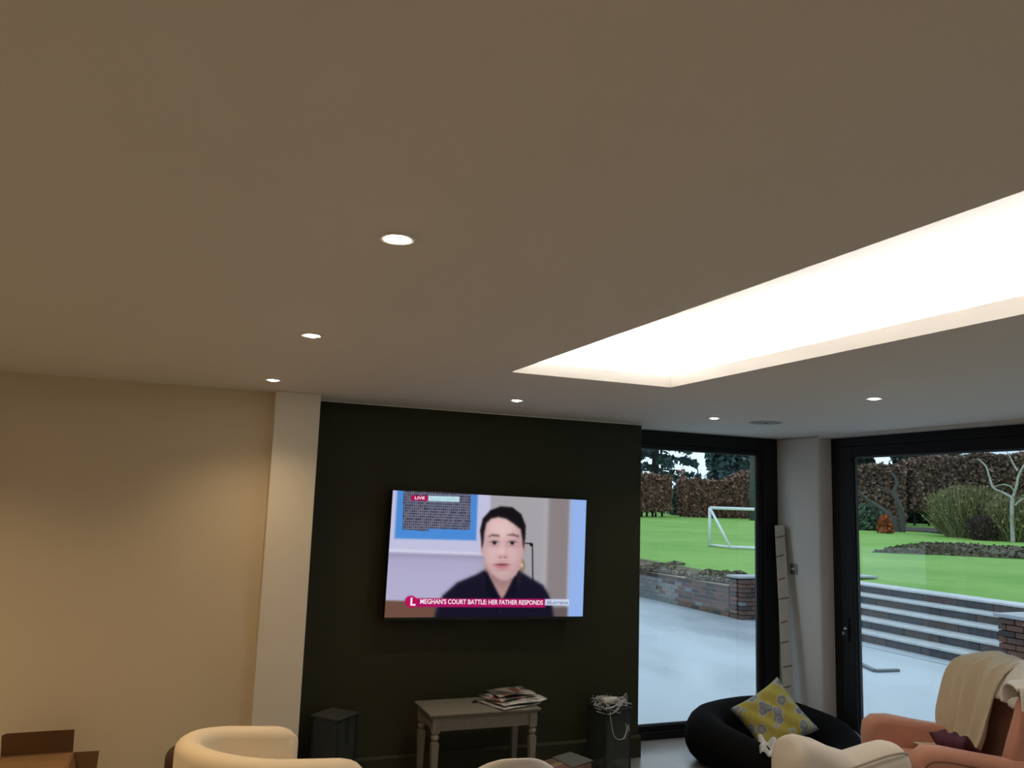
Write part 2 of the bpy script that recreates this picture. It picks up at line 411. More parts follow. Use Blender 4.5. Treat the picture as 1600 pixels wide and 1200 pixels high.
# framed print
paint(poly([(60, 90), (802, 120), (792, 330), (745, 572), (118, 556), (150, 130)]), (196, 196, 226))
paint(poly([(100, 536), (740, 556), (740, 573), (100, 556)], 4)*.9, (222, 222, 240))
paint(poly([(100, 560), (745, 574), (745, 600), (100, 590)], 8)*.5, (140, 134, 164))
paint(poly([(185, 90), (714, 110), (694, 470), (156, 462)]), (76, 140, 216))
gx = (PX+.05*(PY-130)-222); gy = (PY-.03*(PX-225)-128)
cell = np.mod(gx, 13.5) < 8.8; row = np.mod(gy, 19.) < 12
rr = np.floor(gx/13.5)*7.13+np.floor(gy/19.)*3.71; hsh = np.mod(np.sin(rr*12.9898)*43758.5453, 1)
inm = (gx > 0) & (gx < 446) & (gy > -30) & ((gy < 256) | ((gy < 274) & (gx < 170)))
paint((inm*1.0), (112, 116, 138))
paint((inm & row & cell).astype(float)*(.55+.45*hsh), (32, 28, 44))
paint((inm & row & cell & (hsh > .82)).astype(float)*.6, (150, 112, 106))
# desk
paint(poly([(60, 888), (430, 896), (420, 1030), (60, 1030)]), (112, 80, 66))
paint(poly([(1230, 930), (1340, 925), (1335, 1010), (1232, 1010)])*.8, (96, 82, 84))
# lamp arm and bulb
paint(rect(1020, 484, 1078, 492, 1.5), (26, 24, 26)); paint(ell(1080, 496, 12, 12, .12), (26, 24, 26)); paint(rect(1084, 494, 1092, 750, 1.5, -.006), (26, 24, 26))
paint(ell(1010, 640, 22, 48, .12), (150, 128, 100)); paint(ell(1008, 640, 9, 14, .2), (226, 208, 176))
# man: shirt, neck, head
paint(poly([(395, 1030), (420, 930), (462, 850), (560, 762), (690, 706), (760, 668), (860, 720), (982, 672), (1070, 726), (1160, 776), (1200, 840), (1228, 930), (1240, 1030)], 5), (24, 22, 40))
paint(poly([(750, 620), (985, 620), (968, 740), (905, 850), (862, 876), (800, 820), (762, 740)], 6), (186, 148, 146))
paint(poly([(760, 690), (980, 690), (960, 752), (870, 800), (780, 752)], 16)*.5, (132, 98, 100))
paint(poly([(735, 690), (765, 690), (862, 880), (830, 950), (760, 820)], 4), (18, 17, 32))
paint(poly([(995, 680), (970, 684), (872, 872), (880, 950), (965, 820)], 4), (20, 19, 34))
paint(ell(738, 520, 13, 46, .2), (190, 150, 150)); paint(ell(1026, 520, 11, 46, .2), (182, 144, 146))
paint(poly([(732, 520), (722, 400), (742, 318), (796, 258), (868, 230), (950, 236), (1012, 284), (1042, 364), (1038, 450), (1024, 520), (1000, 470), (760, 470)], 3), (24, 19, 22))
FACE = [(744, 500), (752, 420), (768, 350), (800, 318), (850, 306), (905, 318), (955, 352), (1004, 392), (1016, 470), (1014, 560), (1002, 640), (966, 706), (905, 744), (855, 742), (798, 700), (758, 632), (742, 550)]
face = poly(FACE, 4)
paint(face, (218, 182, 182))
paint(face*ell(875, 390, 95, 60, .4)*.6, (238, 208, 206))
paint(face*sm(PX-968, 18.)*.55, (184, 144, 150)); paint(face*sm(772-PX, 14.)*.5, (190, 150, 154))
paint(face*sm(PY-650, 22.)*(1-ell(868, 655, 70, 60, .5))*.5, (160, 124, 126))
paint(face*ell(812, 560, 46, 50, .5)*.4, (230, 190, 190)); paint(face*ell(945, 560, 40, 50, .5)*.35, (226, 186, 186))
for ex, tl in ((820, 1), (944, -1)):
    paint(ell(ex, 480, 46, 24, .35)*.4, (160, 116, 120)); paint(ell(ex, 487, 30, 10, .2)*.9, (206, 190, 198)); paint(ell(ex, 486, 14, 12, .2), (38, 26, 30))
    paint(poly([(ex-34, 484), (ex-16, 474), (ex+16, 473), (ex+34, 482), (ex+16, 479), (ex-16, 480)], 3)*.8, (70, 46, 50))
    paint(ell(ex, 508, 34, 8, .5)*.3, (150, 108, 114))
paint(poly([(780, 444), (806, 426), (852, 432), (852, 442), (806, 438)], 4)*.85, (66, 46, 48)); paint(poly([(910, 432), (950, 422), (990, 436), (988, 444), (950, 434)], 4)*.85, (66, 46, 48))
paint(ell(872, 530, 14, 50, .6)*.4, (240, 210, 206)); paint(ell(902, 545, 9, 40, .6)*.3, (184, 142, 146)); paint(ell(876, 580, 36, 12, .4)*.45, (172, 126, 130)); paint(ell(860, 587, 7, 4, .4)*.7, (104, 64, 70)); paint(ell(892, 587, 7, 4, .4)*.7, (104, 64, 70))
paint(ell(876, 612, 34, 8, .5)*.35, (168, 126, 130)); paint(ell(868, 646, 48, 20, .25)*.9, (188, 112, 124)); paint(ell(868, 636, 42, 6, .3)*.85, (104, 54, 62)); paint(ell(868, 676, 40, 6, .5)*.35, (150, 108, 112))
# collar button shade
paint(ell(852, 958, 6, 12, .3)*.6, (54, 44, 50))
# caption bars
lv = lambda x, y: (x, y)
def bar(x0, y0, x1, y1, c, ky): paint(poly([(x0, y0), (x1, y0+ky*(x1-x0)), (x1-3, y1+ky*(x1-x0)), (x0-3, y1)], 1.5), c)
KT, KB = .035, .0
bar(270, 158, 382, 194, (178, 22, 88), .02); bar(382, 160, 588, 198, (196, 232, 242), .02)
bar(230, 872, 1176, 932, (174, 20, 96), -.004); bar(1174, 870, 1352, 913, (206, 216, 242), 0); paint(ell(252, 896, 41, 41, .04), (186, 22, 92))
V = np.stack([TX0+uu*TVW, np.zeros_like(uu), TZ0+(1-vv)*TVH], -1).reshape(-1, 3)
ii = np.arange((NY+1)*(NX+1)).reshape(NY+1, NX+1)
F = np.stack([ii[:-1, :-1], ii[1:, :-1], ii[1:, 1:], ii[:-1, 1:]], -1).reshape(-1, 4)
M_pic = emit('television_picture', (1, 1, 1), .95)
nt = M_pic.node_tree; at_ = nt.nodes.new('ShaderNodeAttribute'); at_.attribute_name = 'picture'
nt.links.new(at_.outputs['Color'], nt.nodes['Emission'].inputs[0])
scr = npobj('screen', V, F, M_pic, tv)
ca = scr.data.attributes.new('picture', 'FLOAT_COLOR', 'POINT')
rgba = np.ones((len(V), 4), np.float32); rgba[:, :3] = lin(np.clip(img, 0, 255)).reshape(-1, 3)
ca.data.foreach_set('color', rgba.ravel())
def text(s, x0, x1, ybase, ytop, m, parent, name, bold=.0, shear=0):
    """lettering on the screen between zoom pixels x0..x1, baseline ybase, cap height ytop"""
    cu = bpy.data.curves.new(name, 'FONT'); cu.body = s; cu.size = 1; cu.offset = bold; cu.resolution_u = 3; cu.shear = shear
    tmp = bpy.data.objects.new(name, cu); COL.objects.link(tmp)
    dg = bpy.context.evaluated_depsgraph_get(); me = bpy.data.meshes.new_from_object(tmp.evaluated_get(dg))
    bpy.data.objects.remove(tmp); me.name = name
    co = np.array([v.co[:] for v in me.vertices]); mn, mx = co.min(0), co.max(0)
    u0, v0 = inv(x0, ybase); u1, v1 = inv(x1, ybase); ua, va = inv((x0+x1)/2, ytop)
    vb = (v0+v1)/2
    capH = .72 if s.upper() != s or True else .72
    for v in me.vertices:
        tx = (v.co.x-mn[0])/(mx[0]-mn[0]); ty = v.co.y/capH
        v.co = (TX0+(u0+(u1-u0)*tx)*TVW, -.0012, TZ0+(1-(v0+(v1-v0)*tx)+(vb-va)*ty)*TVH)
    me.materials.clear(); me.materials.append(m)
    o = bpy.data.objects.new(name, me); return link(o, parent)
M_tw = emit('caption_white', lin((250, 238, 246)), .95); M_tg = emit('caption_grey', lin((150, 190, 206)), .95); M_tp = emit('caption_slate', lin((104, 112, 142)), .95)
text("MEGHAN'S COURT BATTLE: HER FATHER RESPONDS", 310, 1156, 909, 877, M_tw, scr, 'caption_text', .018)
text('#Lorraine', 1186, 1340, 904, 878, M_tp, scr, 'hashtag_text', .012)
text('LIVE', 292, 356, 186, 166, M_tw, scr, 'live_text', .02)
text('South London', 392, 576, 190, 168, M_tg, scr, 'place_text', .004)
text('L', 246, 280, 920, 868, M_tw, scr, 'logo_text', .03)
# ------------------------------------------------------------------ painted side table
M_tab = mat('taupe_painted_wood', (.185, .168, .132), .5, noise=.12, nscale=30)
tb = thing('side_table', 'small taupe painted table with turned legs against the dark green wall', 'table', (1.885, 5.15, 0))
tw, td, th_ = .73, .375, .50
bm = bmesh.new(); box(bm, -tw/2, tw/2, -td/2, td/2, th_-.012, th_, .004, 2); box(bm, -tw/2+.008, tw/2-.008, -td/2+.008, td/2-.008, th_-.022, th_-.012, .003, 1)
obj('table_top', bm, M_tab, tb, smooth=35)
lx, ly = tw/2-.045, td/2-.04
for s in (-1, 1):
    obj('apron', B(-lx+.02, lx-.02, s*ly-.009, s*ly+.009, th_-.105, th_-.022, .002, 1), M_tab, tb)
    obj('apron', B(s*lx-.009, s*lx+.009, -ly+.02, ly-.02, th_-.105, th_-.022, .002, 1), M_tab, tb)
bm = bmesh.new(); box(bm, -.024, .024, -.024, .024, th_-.115, th_-.022, .003, 1)
lathe(bm, [(.017, th_-.115), (.017, th_-.122), (.024, th_-.130), (.026, th_-.140), (.024, th_-.150), (.016, th_-.156), (.016, th_-.162), (.023, th_-.166), (.023, th_-.172)], 20)
for z0, z1, a, b in ((0, th_-.172, .013, .022),):
    vs = [bm.verts.new((x*r, y*r, z)) for z, r in ((z0, a), (z1, b)) for x, y in ((-1, -1), (1, -1), (1, 1), (-1, 1))]
    for f in ((0, 1, 5, 4), (1, 2, 6, 5), (2, 3, 7, 6), (3, 0, 4, 7), (3, 2, 1, 0), (4, 5, 6, 7)): bm.faces.new([vs[i] for i in f])
lg = obj('leg', bm, M_tab, tb, (-lx, -ly, 0), smooth=35)
for q in ((lx, -ly), (lx, ly), (-lx, ly)): cp(lg, tb, (q[0], q[1], 0))

# papers on the table
def printmat(name, cols, scale=14, seed=0):
    m = bpy.data.materials.new(name); m.use_nodes = True; nt = m.node_tree; b = nt.nodes['Principled BSDF']; b.inputs['Roughness'].default_value = .35
    tc = nt.nodes.new('ShaderNodeTexCoord'); mp = nt.nodes.new('ShaderNodeMapping'); mp.inputs['Location'].default_value = (seed, seed*.7, 0)
    vz = nt.nodes.new('ShaderNodeTexVoronoi'); vz.distance = 'CHEBYCHEV'; vz.inputs['Scale'].default_value = scale; cr = nt.nodes.new('ShaderNodeValToRGB'); cr.color_ramp.interpolation = 'CONSTANT'
    nt.links.new(tc.outputs['Object'], mp.inputs[0]); nt.links.new(mp.outputs[0], vz.inputs['Vector'])
    sx = nt.nodes.new('ShaderNodeSeparateColor'); nt.links.new(vz.outputs['Color'], sx.inputs[0]); nt.links.new(sx.outputs[0], cr.inputs[0])
    e = cr.color_ramp.elements; e[0].color = cols[0]+(1,); e[0].position = 0
    e[1].color = cols[1]+(1,); e[1].position = 1/len(cols)
    for i, c in enumerate(cols[2:]): q = e.new((i+2)/len(cols)); q.color = c+(1,)
    nt.links.new(cr.outputs[0], b.inputs['Base Color']); return m
M_news = printmat('newsprint', [(.50, .50, .46), (.40, .40, .38), (.55, .54, .5), (.25, .25, .24), (.48, .46, .42)], 26, 3)
M_mag = [printmat('magazine_cover', [(.35, .30, .26), (.22, .05, .04), (.5, .46, .4), (.06, .06, .06), (.40, .25, .18), (.12, .13, .12)], 18, 1),
         printmat('magazine_cover_dark', [(.10, .10, .09), (.3, .27, .22), (.18, .06, .05), (.42, .38, .32), (.05, .06, .05)], 16, 9)]
def paper(name, label, cx, cy, w, d, z, rz, m, t=.006, curl=.0, bulge=.0):
    def fn(u, v):
        x = (u-.5)*w; y = (v-.5)*d
        return x, y, curl*max(0, (u-.7)/.3)**2+bulge*math.sin(PI*u)+.003*math.sin(9*v+5*u)
    o = obj(name, grid(fn, 14, 8), m, loc=(cx, cy, z), rot=(0, 0, rz), smooth=True); solid(o, t, 1)
    tag(o, label, 'newspaper' if 'news' in name else 'magazine', 'papers on the side table'); return o
zt_ = th_+.001
paper('newspaper', 'folded newspaper lying bottom of the pile on the taupe table', 2.095, 5.115, .31, .25, zt_+.003, .32, M_news, .008, .012)
paper('newspaper', 'newspaper with curled edge jutting past the end of the taupe table', 2.135, 5.115, .33, .23, zt_+.021, .20, M_news, .007, .014, .004)
paper('magazine', 'colour magazine lying under the dark magazine on the taupe table', 2.075, 5.165, .27, .21, zt_+.034, .42, M_mag[0], .006, .008, .006)
paper('magazine', 'dark covered magazine on top of the pile on the taupe table', 2.125, 5.185, .27, .20, zt_+.051, .12, M_mag[1], .005, .004, .010)
bm = bmesh.new(); box(bm, -.018, .018, -.012, .012, 0, .008, .003, 2); box(bm, -.008, .008, -.006, .006, .008, .016, .002, 1)
tag(obj('hair_clip', bm, mat('black_plastic', (.012, .012, .012), .4), loc=(1.885, 5.20, th_), rot=(0, 0, .5)), 'tiny black plastic clip lying on the taupe table top', 'clip')

# parcel on the floor in front of the skirting
pc = thing('parcel', 'brown cardboard parcel on the floor between taupe table and lantern stand', 'parcel', (2.43, 5.02, 0), .35)
M_card = mat('brown_cardboard', (.27, .155, .07), .75, noise=.15, nscale=12)
M_cardshade = mat('cardboard_shaded', (.15, .08, .032), .8)  # same cardboard, with the shade on the upright flaps put into the colour
obj('carton', B(-.16, .16, -.11, .11, 0, .14, .004, 1), mat('red_brown_cardboard', (.20, .115, .075), .7, noise=.2, nscale=15), pc)
bm = bmesh.new(); prism(bm, [(-.02, -.11, .141), (.17, -.11, .150), (.19, .11, .146), (.02, .11, .141)], (0, 0, .006)); obj('film_wrap', bm, mat('clear_film', (.16, .165, .155), .25), pc)
obj('tape', B(-.16, .16, -.02, .02, .1402, .1412), mat('parcel_tape', (.33, .23, .13), .3), pc)

# ------------------------------------------------------------------ pair of black lantern stands
M_lan = mat('black_metal', (.010, .011, .010), .45); M_smoke = glassmat('smoked_glass', (.70, .74, .72), .02)
_nt = M_smoke.node_tree; _o = [n for n in _nt.nodes if n.type == 'OUTPUT_MATERIAL'][0]; _old = _o.inputs[0].links[0].from_socket
_df = _nt.nodes.new('ShaderNodeBsdfDiffuse'); _df.inputs[0].default_value = (.11, .125, .12, 1); _mx = _nt.nodes.new('ShaderNodeMixShader'); _mx.inputs[0].default_value = .14
_nt.links.new(_old, _mx.inputs[1]); _nt.links.new(_df.outputs[0], _mx.inputs[2]); _nt.links.new(_mx.outputs[0], _o.inputs[0])
M_lantop = mat('charcoal_slate_top', (.035, .036, .034), .55)
M_pole = mat('black_pole', (.006, .006, .007), .4)
def stand(label, x, y, h, rz, hw=.115, m_top=None):
    t = thing('lantern_stand', label, 'stand', (x, y, 0), rz, 'black lantern stands by the green wall')
    obj('top_plate', B(-hw, hw, -hw, hw, h-.012, h, .003, 1), m_top or M_lantop, t)
    obj('base_plate', B(-hw, hw, -hw, hw, 0, .014, .003, 1), M_lan, t)
    bm = bmesh.new(); lathe(bm, [(.027, .014), (.024, .022), (.024, h-.07), (.036, h-.062), (.05, h-.03), (.05, h-.0125)], 20); obj('column', bm, M_pole, t, smooth=40)
    for sx in (-1, 1):
        for sy in (-1, 1): obj('corner_post', B(sx*(hw-.012)-.004, sx*(hw-.012)+.004, sy*(hw-.012)-.004, sy*(hw-.012)+.004, .0145, h-.0125), M_lan, t)
    g = hw-.012
    obj('glass_panel', B(-g+.005, g-.005, -g-.002, -g+.002, .015, h-.013), M_smoke, t); obj('glass_panel', B(-g+.005, g-.005, g-.002, g+.002, .015, h-.013), M_smoke, t)
    obj('glass_panel', B(-g-.002, -g+.002, -g+.005, g-.005, .015, h-.013), M_smoke, t); obj('glass_panel', B(g-.002, g+.002, -g+.005, g-.005, .015, h-.013), M_smoke, t)
    return t
stand('dark lantern stand with bare top between the pier and taupe table', 1.005, 5.255, .475, math.radians(42), .105)
stand('dark lantern stand with a tangle of fairy lights on its top', 2.865, 5.20, .43, math.radians(8), .115, M_lan)
fl = thing('fairy_lights', 'tangled clear-wired fairy lights heaped on the dark lantern stand', 'string lights', (2.865, 5.20, .431))
M_wire = mat('clear_wire', (.42, .44, .42), .3)
rnd = random.Random(5)
def loop(r0, seed, z=.01, droop=0):
    R = random.Random(seed); pts = []; ph = R.uniform(0, 6.28)
    for k in range(9):
        a = ph+k/8*2*PI*R.uniform(.7, 1); r = r0*R.uniform(.55, 1.25); zz = z+R.uniform(0, .035)
        if r > .118: zz -= droop*R.uniform(.3, 1)
        pts.append((r*math.cos(a), r*math.sin(a)*.95, max(zz, .004) if r < .125 else zz))
    return catmull(pts, 5)
for s in range(13):
    bm = bmesh.new(); tube(bm, loop(rnd.uniform(.05, .135), s+30, .008, .05), .0026, 5); obj('wire', bm, M_wire, fl, smooth=True)
bm = bmesh.new(); tube(bm, catmull([(.03, 0, .02), (.075, -.02, .05), (.10, -.02, .055), (.12, -.02, .075), (.125, -.02, .03), (.11, -.03, .01)], 6), .0026, 5); obj('wire', bm, M_wire, fl, smooth=True)
bm = bmesh.new(); tube(bm, catmull([(-.06, -.118, .0), (-.06, -.132, -.06), (-.03, -.133, -.17), (.03, -.133, -.19), (.06, -.133, -.14), (.055, -.134, -.09)], 6), .0026, 5); obj('wire', bm, M_wire, fl, smooth=True)
bm = bmesh.new(); tube(bm, catmull([(.045, -.133, -.19), (.065, -.134, -.14), (.075, -.133, -.10), (.08, -.134, -.145)], 6), .0022, 5); obj('wire', bm, M_wire, fl, smooth=True)
bm = bmesh.new()
for k in range(70):
    a = rnd.uniform(0, 6.28); r = rnd.uniform(.03, .14); c = (r*math.cos(a), r*math.sin(a), rnd.uniform(.008, .045)); box(bm, c[0]-.0018, c[0]+.0018, c[1]-.0018, c[1]+.0018, c[2]-.004, c[2]+.005)
tag(obj('bulbs', bm, mat('clear_bulb', (.55, .57, .55), .2), fl), kind='stuff')
bm = bmesh.new(); box(bm, -.055, .05, -.035, .03, .012, .05, .012, 3)
for v in bm.verts: v.co.z += .008*math.sin(v.co.x*90+v.co.y*60)
obj('white_bundle', bm, mat('white_plastic_bag', (.60, .59, .55), .45, bump=.6, bscale=60), fl, smooth=True)

# ------------------------------------------------------------------ cardboard boxes at the cream wall
def panel(pts, t=.005): return None
bx = thing('cardboard_box', 'open brown cardboard box with flaps up against the cream wall', 'box', (-.56, 4.90, 0))
hx, y0, y1, zr = .165, -.20, .17, .41
for nm, a in (('side', (-hx, -hx+.005, y0, y1)), ('side', (hx-.005, hx, y0, y1)), ('side', (-hx+.005, hx-.005, y0, y0+.005)), ('side', (-hx+.005, hx-.005, y1-.005, y1))):
    obj(nm, B(*a, 0, zr), M_card, bx)
obj('bottom', B(-hx+.005, hx-.005, y0+.005, y1-.005, .001, .006), M_card, bx)
bm = bmesh.new(); prism(bm, [(-hx, y1, zr), (hx, y1, zr), (hx, y1-.045, zr+.122), (-hx+.02, y1-.045, zr+.122), (-hx, y1-.041, zr+.112)], (0, -.004, 0)); obj('back_flap', bm, M_cardshade, bx)
bm = bmesh.new(); prism(bm, [(hx+.002, y0, zr), (hx+.002, y1-.02, zr), (hx+.03, y1-.03, zr-.13), (hx+.03, y0+.01, zr-.13)], (.004, 0, 0)); obj('side_flap', bm, M_card, bx)
bm = bmesh.new(); prism(bm, [(hx+.004, y1-.012, zr-.002), (hx+.125, y1-.012, zr-.004), (hx+.118, y1-.012, zr-.16), (hx+.004, y1-.012, zr-.16)], (0, .004, 0)); obj('back_wing', bm, M_cardshade, bx)
bm = bmesh.new(); prism(bm, [(-hx+.006, y1-.008, zr-.004), (hx-.006, y1-.008, zr-.004), (hx-.01, y0+.01, zr-.012), (-hx+.01, y0+.01, zr-.012)], (0, 0, -.004)); obj('top_flap', bm, M_card, bx)

# ------------------------------------------------------------------ cream tub chair
M_tub = mat('cream_upholstery', (.80, .69, .51), .8, bump=.08, bscale=400, sheen=.2)
def upath(R, arm, sq=2.0, n=28, k=10):
    """U centre line: arms forward (+y), back at -y; sq>2 gives a squarer back"""
    P = [(R, arm*(1-i/k)) for i in range(k)]
    for i in range(n+1):
        a = PI*i/n; c, s = math.cos(a), math.sin(a)
        P.append((R*math.copysign(abs(c)**(2/sq), c), -R*abs(s)**(2/sq)))
    P += [(-R, arm*(i+1)/k) for i in range(k)]
    return P
tc_ = thing('tub_chair', 'cream upholstered tub chair in front of the off-white pier', 'chair', (.41, 3.66, 0), math.radians(20-90))
p = upath(.285, .30)
obj('shell', usweep(p, lambda s: .738+.077*math.sin(PI*s)**1.3, .11, .105), M_tub, tc_, smooth=True)
bm = bmesh.new(); box(bm, -.225, .225, -.22, .36, .13, .30, .02, 3); obj('seat_base', bm, M_tub, tc_, smooth=True)
bm = bmesh.new(); box(bm, -.225, .225, -.21, .38, .30, .44, .045, 4); obj('seat_cushion', bm, M_tub, tc_, smooth=True)
M_legw = mat('dark_wood_leg', (.045, .025, .013), .45, noise=.3)
for q in ((-.24, -.18), (.24, -.18), (-.26, .25), (.26, .25)):
    bm = bmesh.new(); lathe(bm, [(.014, 0), (.022, .12)], 12); obj('leg', bm, M_legw, tc_, (q[0], q[1], 0), smooth=40)
# brown leather tub behind it
M_lea = mat('dark_brown_leather', (.045, .018, .008), .45, bump=.2, bscale=120)
t2 = thing('leather_chair', 'dark brown leather chair tucked behind the cream tub chair', 'chair', (.36, 4.50, 0), math.radians(-75))
obj('shell', usweep(upath(.255, .22, 2.6), lambda s: .50+.03*math.sin(PI*s), .09, .09), M_lea, t2, smooth=True)
bm = bmesh.new(); box(bm, -.205, .205, -.20, .26, .10, .40, .03, 3); obj('seat', bm, M_lea, t2, smooth=True)
for q in ((-.22, -.16), (.22, -.16), (-.22, .16), (.22, .16)):
    bm = bmesh.new(); lathe(bm, [(.012, 0), (.018, .10)], 12); obj('leg', bm, M_legw, t2, (q[0], q[1], 0), smooth=40)

# ------------------------------------------------------------------ white moulded shell chairs
M_shell = mat('white_moulded_plastic', (.72, .70, .66), .38)
M_chr = mat('chrome_leg', (.55, .55, .55), .2, metal=1)
def shell_chair(label, x, y, rz, hz=.77):
    t = thing('shell_chair', label, 'chair', (x, y, 0), rz, 'white moulded shell chairs')
    def fn(u, v):
        a = (u-.5)*2
        if v < .5:
            s = v/.5; yy = .22-.40*s; zz = .45-.02*math.sin(PI*s)+.03*abs(a)**3*s; ww = .21+.03*s
            return a*ww, yy-.0*abs(a), zz
        s = (v-.5)/.5; ww = (.24+.02*math.sin(PI*s))*(1-.72*max(0, s-.55)**2/.2025*.62)
        zz = .45+(hz-.45)*s-.05*abs(a)**3*s; yy = -.18-.07*s+.10*abs(a)**2.2*(1-.3*s)
        return a*ww, yy, zz
    o = obj('seat_shell', grid(fn, 20, 28), M_shell, t, smooth=True); solid(o, .012, 0); sub(o, 1)
    for sx in (-1, 1):
        for sy in (-1, 1):
            bm = bmesh.new(); tube(bm, [(sx*.21, sy*.20, 0), (sx*.13, sy*.11-.0, .435)], .010, 8); obj('leg', bm, M_chr, t, smooth=True)
    return t
shell_chair('white shell chair whose rounded back rises before the taupe table', 1.40, 3.47, math.radians(-8), .765)
shell_chair('white shell chair beside the terracotta wing chair', 3.47, 2.83, math.radians(-20), .745)

# ------------------------------------------------------------------ cream winged armchair seen from behind
M_cr2 = mat('ivory_upholstery', (.74, .66, .55), .8, bump=.08, bscale=350, sheen=.2)
ca_ = thing('armchair', 'ivory upholstered armchair with piped dipped back facing the television', 'chair', (2.535, 2.60, 0), math.radians(2))
_zx = [-.315, -.285, -.235, -.17, -.08, .02, .09, .16, .225, .275, .31]; _zz = [.905, .928, .934, .918, .880, .850, .860, .870, .876, .864, .848]
obj('backrest', usweep([(-.312+.62*i/48, .085) for i in range(49)], lambda s: float(np.interp(-.312+.62*s, _zx, _zz)), .14, .17, 12), M_cr2, ca_, smooth=True)
bm = bmesh.new(); tube(bm, catmull([(-.27, -.002, .30), (-.27, -.004, .62), (-.255, -.006, .74), (-.20, -.006, .785), (-.08, -.006, .812), (.02, -.006, .830), (.15, -.004, .848), (.25, .004, .845), (.30, .045, .80), (.308, .05, .60)], 6), .0045, 6); obj('piping', bm, mat('ivory_piping', (.40, .33, .25), .8), ca_, smooth=True)
for s in (-1, 1):
    bm = bmesh.new(); prism(bm, [(s*.30-.065, y, z) for y, z in ((.12, .14), (.66, .14), (.68, .50), (.66, .57), (.58, .60), (.12, .60))], (.13, 0, 0), .045, 4); obj('arm', bm, M_cr2, ca_, smooth=True)
bm = bmesh.new(); box(bm, -.24, .24, .10, .66, .14, .30, .02, 3); obj('seat_base', bm, M_cr2, ca_, smooth=True)
bm = bmesh.new(); box(bm, -.232, .232, .15, .68, .30, .45, .045, 4); obj('seat_cushion', bm, M_cr2, ca_, smooth=True)
for q in ((-.25, .06), (.25, .06), (-.25, .6), (.25, .6)):
    bm = bmesh.new(); lathe(bm, [(.014, 0), (.022, .14)], 12); obj('leg', bm, M_legw, ca_, (q[0], q[1], 0), smooth=40)

# ------------------------------------------------------------------ terracotta wing chair
M_ter = mat('terracotta_upholstery', (.48, .215, .135), .8, bump=.08, bscale=350, noise=.08, nscale=8, sheen=.15)
M_terp = mat('terracotta_piping', (.20, .075, .035), .8)
WX, WY, WR = 4.10, 3.52, math.radians(66)
wc = thing('wing_chair', 'terracotta wing chair with throws, standing by the glass doors', 'chair', (WX, WY, 0), WR)
def prof(pts, x0, x1, bev): return prism(bmesh.new(), [(x0, y, z) for y, z in pts], (x1-x0, 0, 0), bev, 4)
# local: +y is forward
bm = bmesh.new(); prism(bm, [(-.28, -.27, .30), (.28, -.27, .30), (.31, -.31, .80), (.29, -.335, .90), (.20, -.345, .945), (0, -.35, .96), (-.20, -.345, .945), (-.29, -.335, .90), (-.31, -.31, .80)], (0, -.12, 0), .05, 5)
obj('backrest', bm, M_ter, wc, smooth=True)
for s in (-1, 1):
    pts = [(-.40, .42), (-.10, .50), (-.14, .64), (-.18, .76), (-.20, .83), (-.23, .88), (-.28, .91), (-.34, .915), (-.41, .89), (-.44, .80)]
    obj('wing', prof(pts, s*.30-.045, s*.30+.045, .032), M_ter, wc, smooth=True)
    pts = [(-.36, .16), (.36, .16), (.37, .50), (.36, .565), (.31, .605), (.22, .61), (.05, .585), (-.15, .56), (-.36, .56)]
    a = obj('arm', prof(pts, s*.325-.07, s*.325+.07, .045), M_ter, wc, smooth=True)
    bm = bmesh.new(); tube(bm, catmull([(s*.396, .345, .50), (s*.3965, .30, .545), (s*.3965, .22, .553), (s*.3965, .05, .53), (s*.3965, -.15, .505), (s*.3965, -.33, .505)], 5), .004, 6)
    obj('piping', bm, M_terp, a, smooth=True)
bm = bmesh.new(); box(bm, -.27, .27, -.30, .34, .16, .31, .015, 2); obj('seat_base', bm, M_ter, wc, smooth=40)
bm = bmesh.new(); box(bm, -.262, .262, -.27, .36, .31, .45, .045, 4); obj('seat_cushion', bm, M_ter, wc, smooth=True)
for q in ((-.3, -.3), (.3, -.3), (-.3, .3), (.3, .3)):
    bm = bmesh.new(); lathe(bm, [(.015, 0), (.024, .16)], 12); obj('leg', bm, M_legw, wc, (q[0], q[1], 0), smooth=40)
M_th1 = mat('khaki_throw', (.56, .46, .31), .95, bump=.25, bscale=150, sheen=.3)
M_th2 = mat('cream_throw', (.76, .70, .61), .95, bump=.25, bscale=150, sheen=.3)
# throw hanging over the inside of the back
bp = catmull([(0, -.50, .62), (0, -.495, .85), (0, -.49, .92), (0, -.45, .98), (0, -.38, .98), (0, -.315, .935), (0, -.265, .86), (0, -.22, .70), (0, -.18, .55), (0, -.13, .475), (0, -.02, .462), (0, .05, .462)], 5)
def sstep(a, b, x): x = min(1, max(0, (x-a)/(b-a))); return x*x*(3-2*x)
def thr(u, v):
    i = v*(len(bp)-1); k = min(int(i), len(bp)-2); p_ = bp[k].lerp(bp[k+1], i-k)
    g = max(0, (v-.5)/.5); x0 = -.06+.08*g; x1 = .345-.09*g**1.5
    x = x0+(x1-x0)*u; a = (u-.5)*2
    rip = (.022*math.sin(u*19+v*3)+.012*math.sin(u*37-v*5))*(.30+1.5*max(0, v-.40))
    front = sstep(.30, .46, v)*(1-sstep(.66, .86, v)); y = p_.y+(.030+rip*1.25)*sstep(.3, .5, v)+max(0, rip)*(1-sstep(.3, .5, v))+.085*front*sstep(.16, .30, x)
    return x, y, p_.z+(.012 if .25 < v < .5 else .004)+abs(rip)*.6-.045*sstep(.30, .40, x)*(1-front*.3)
o = obj('throw_blanket', grid(thr, 46, 60), M_th1, loc=(WX, WY, 0), rot=(0, 0, WR), smooth=True); solid(o, .008, 0)
tag(o, 'khaki throw hanging in folds down the inside of the terracotta wing chair', 'throw', 'throws on the wing chair')
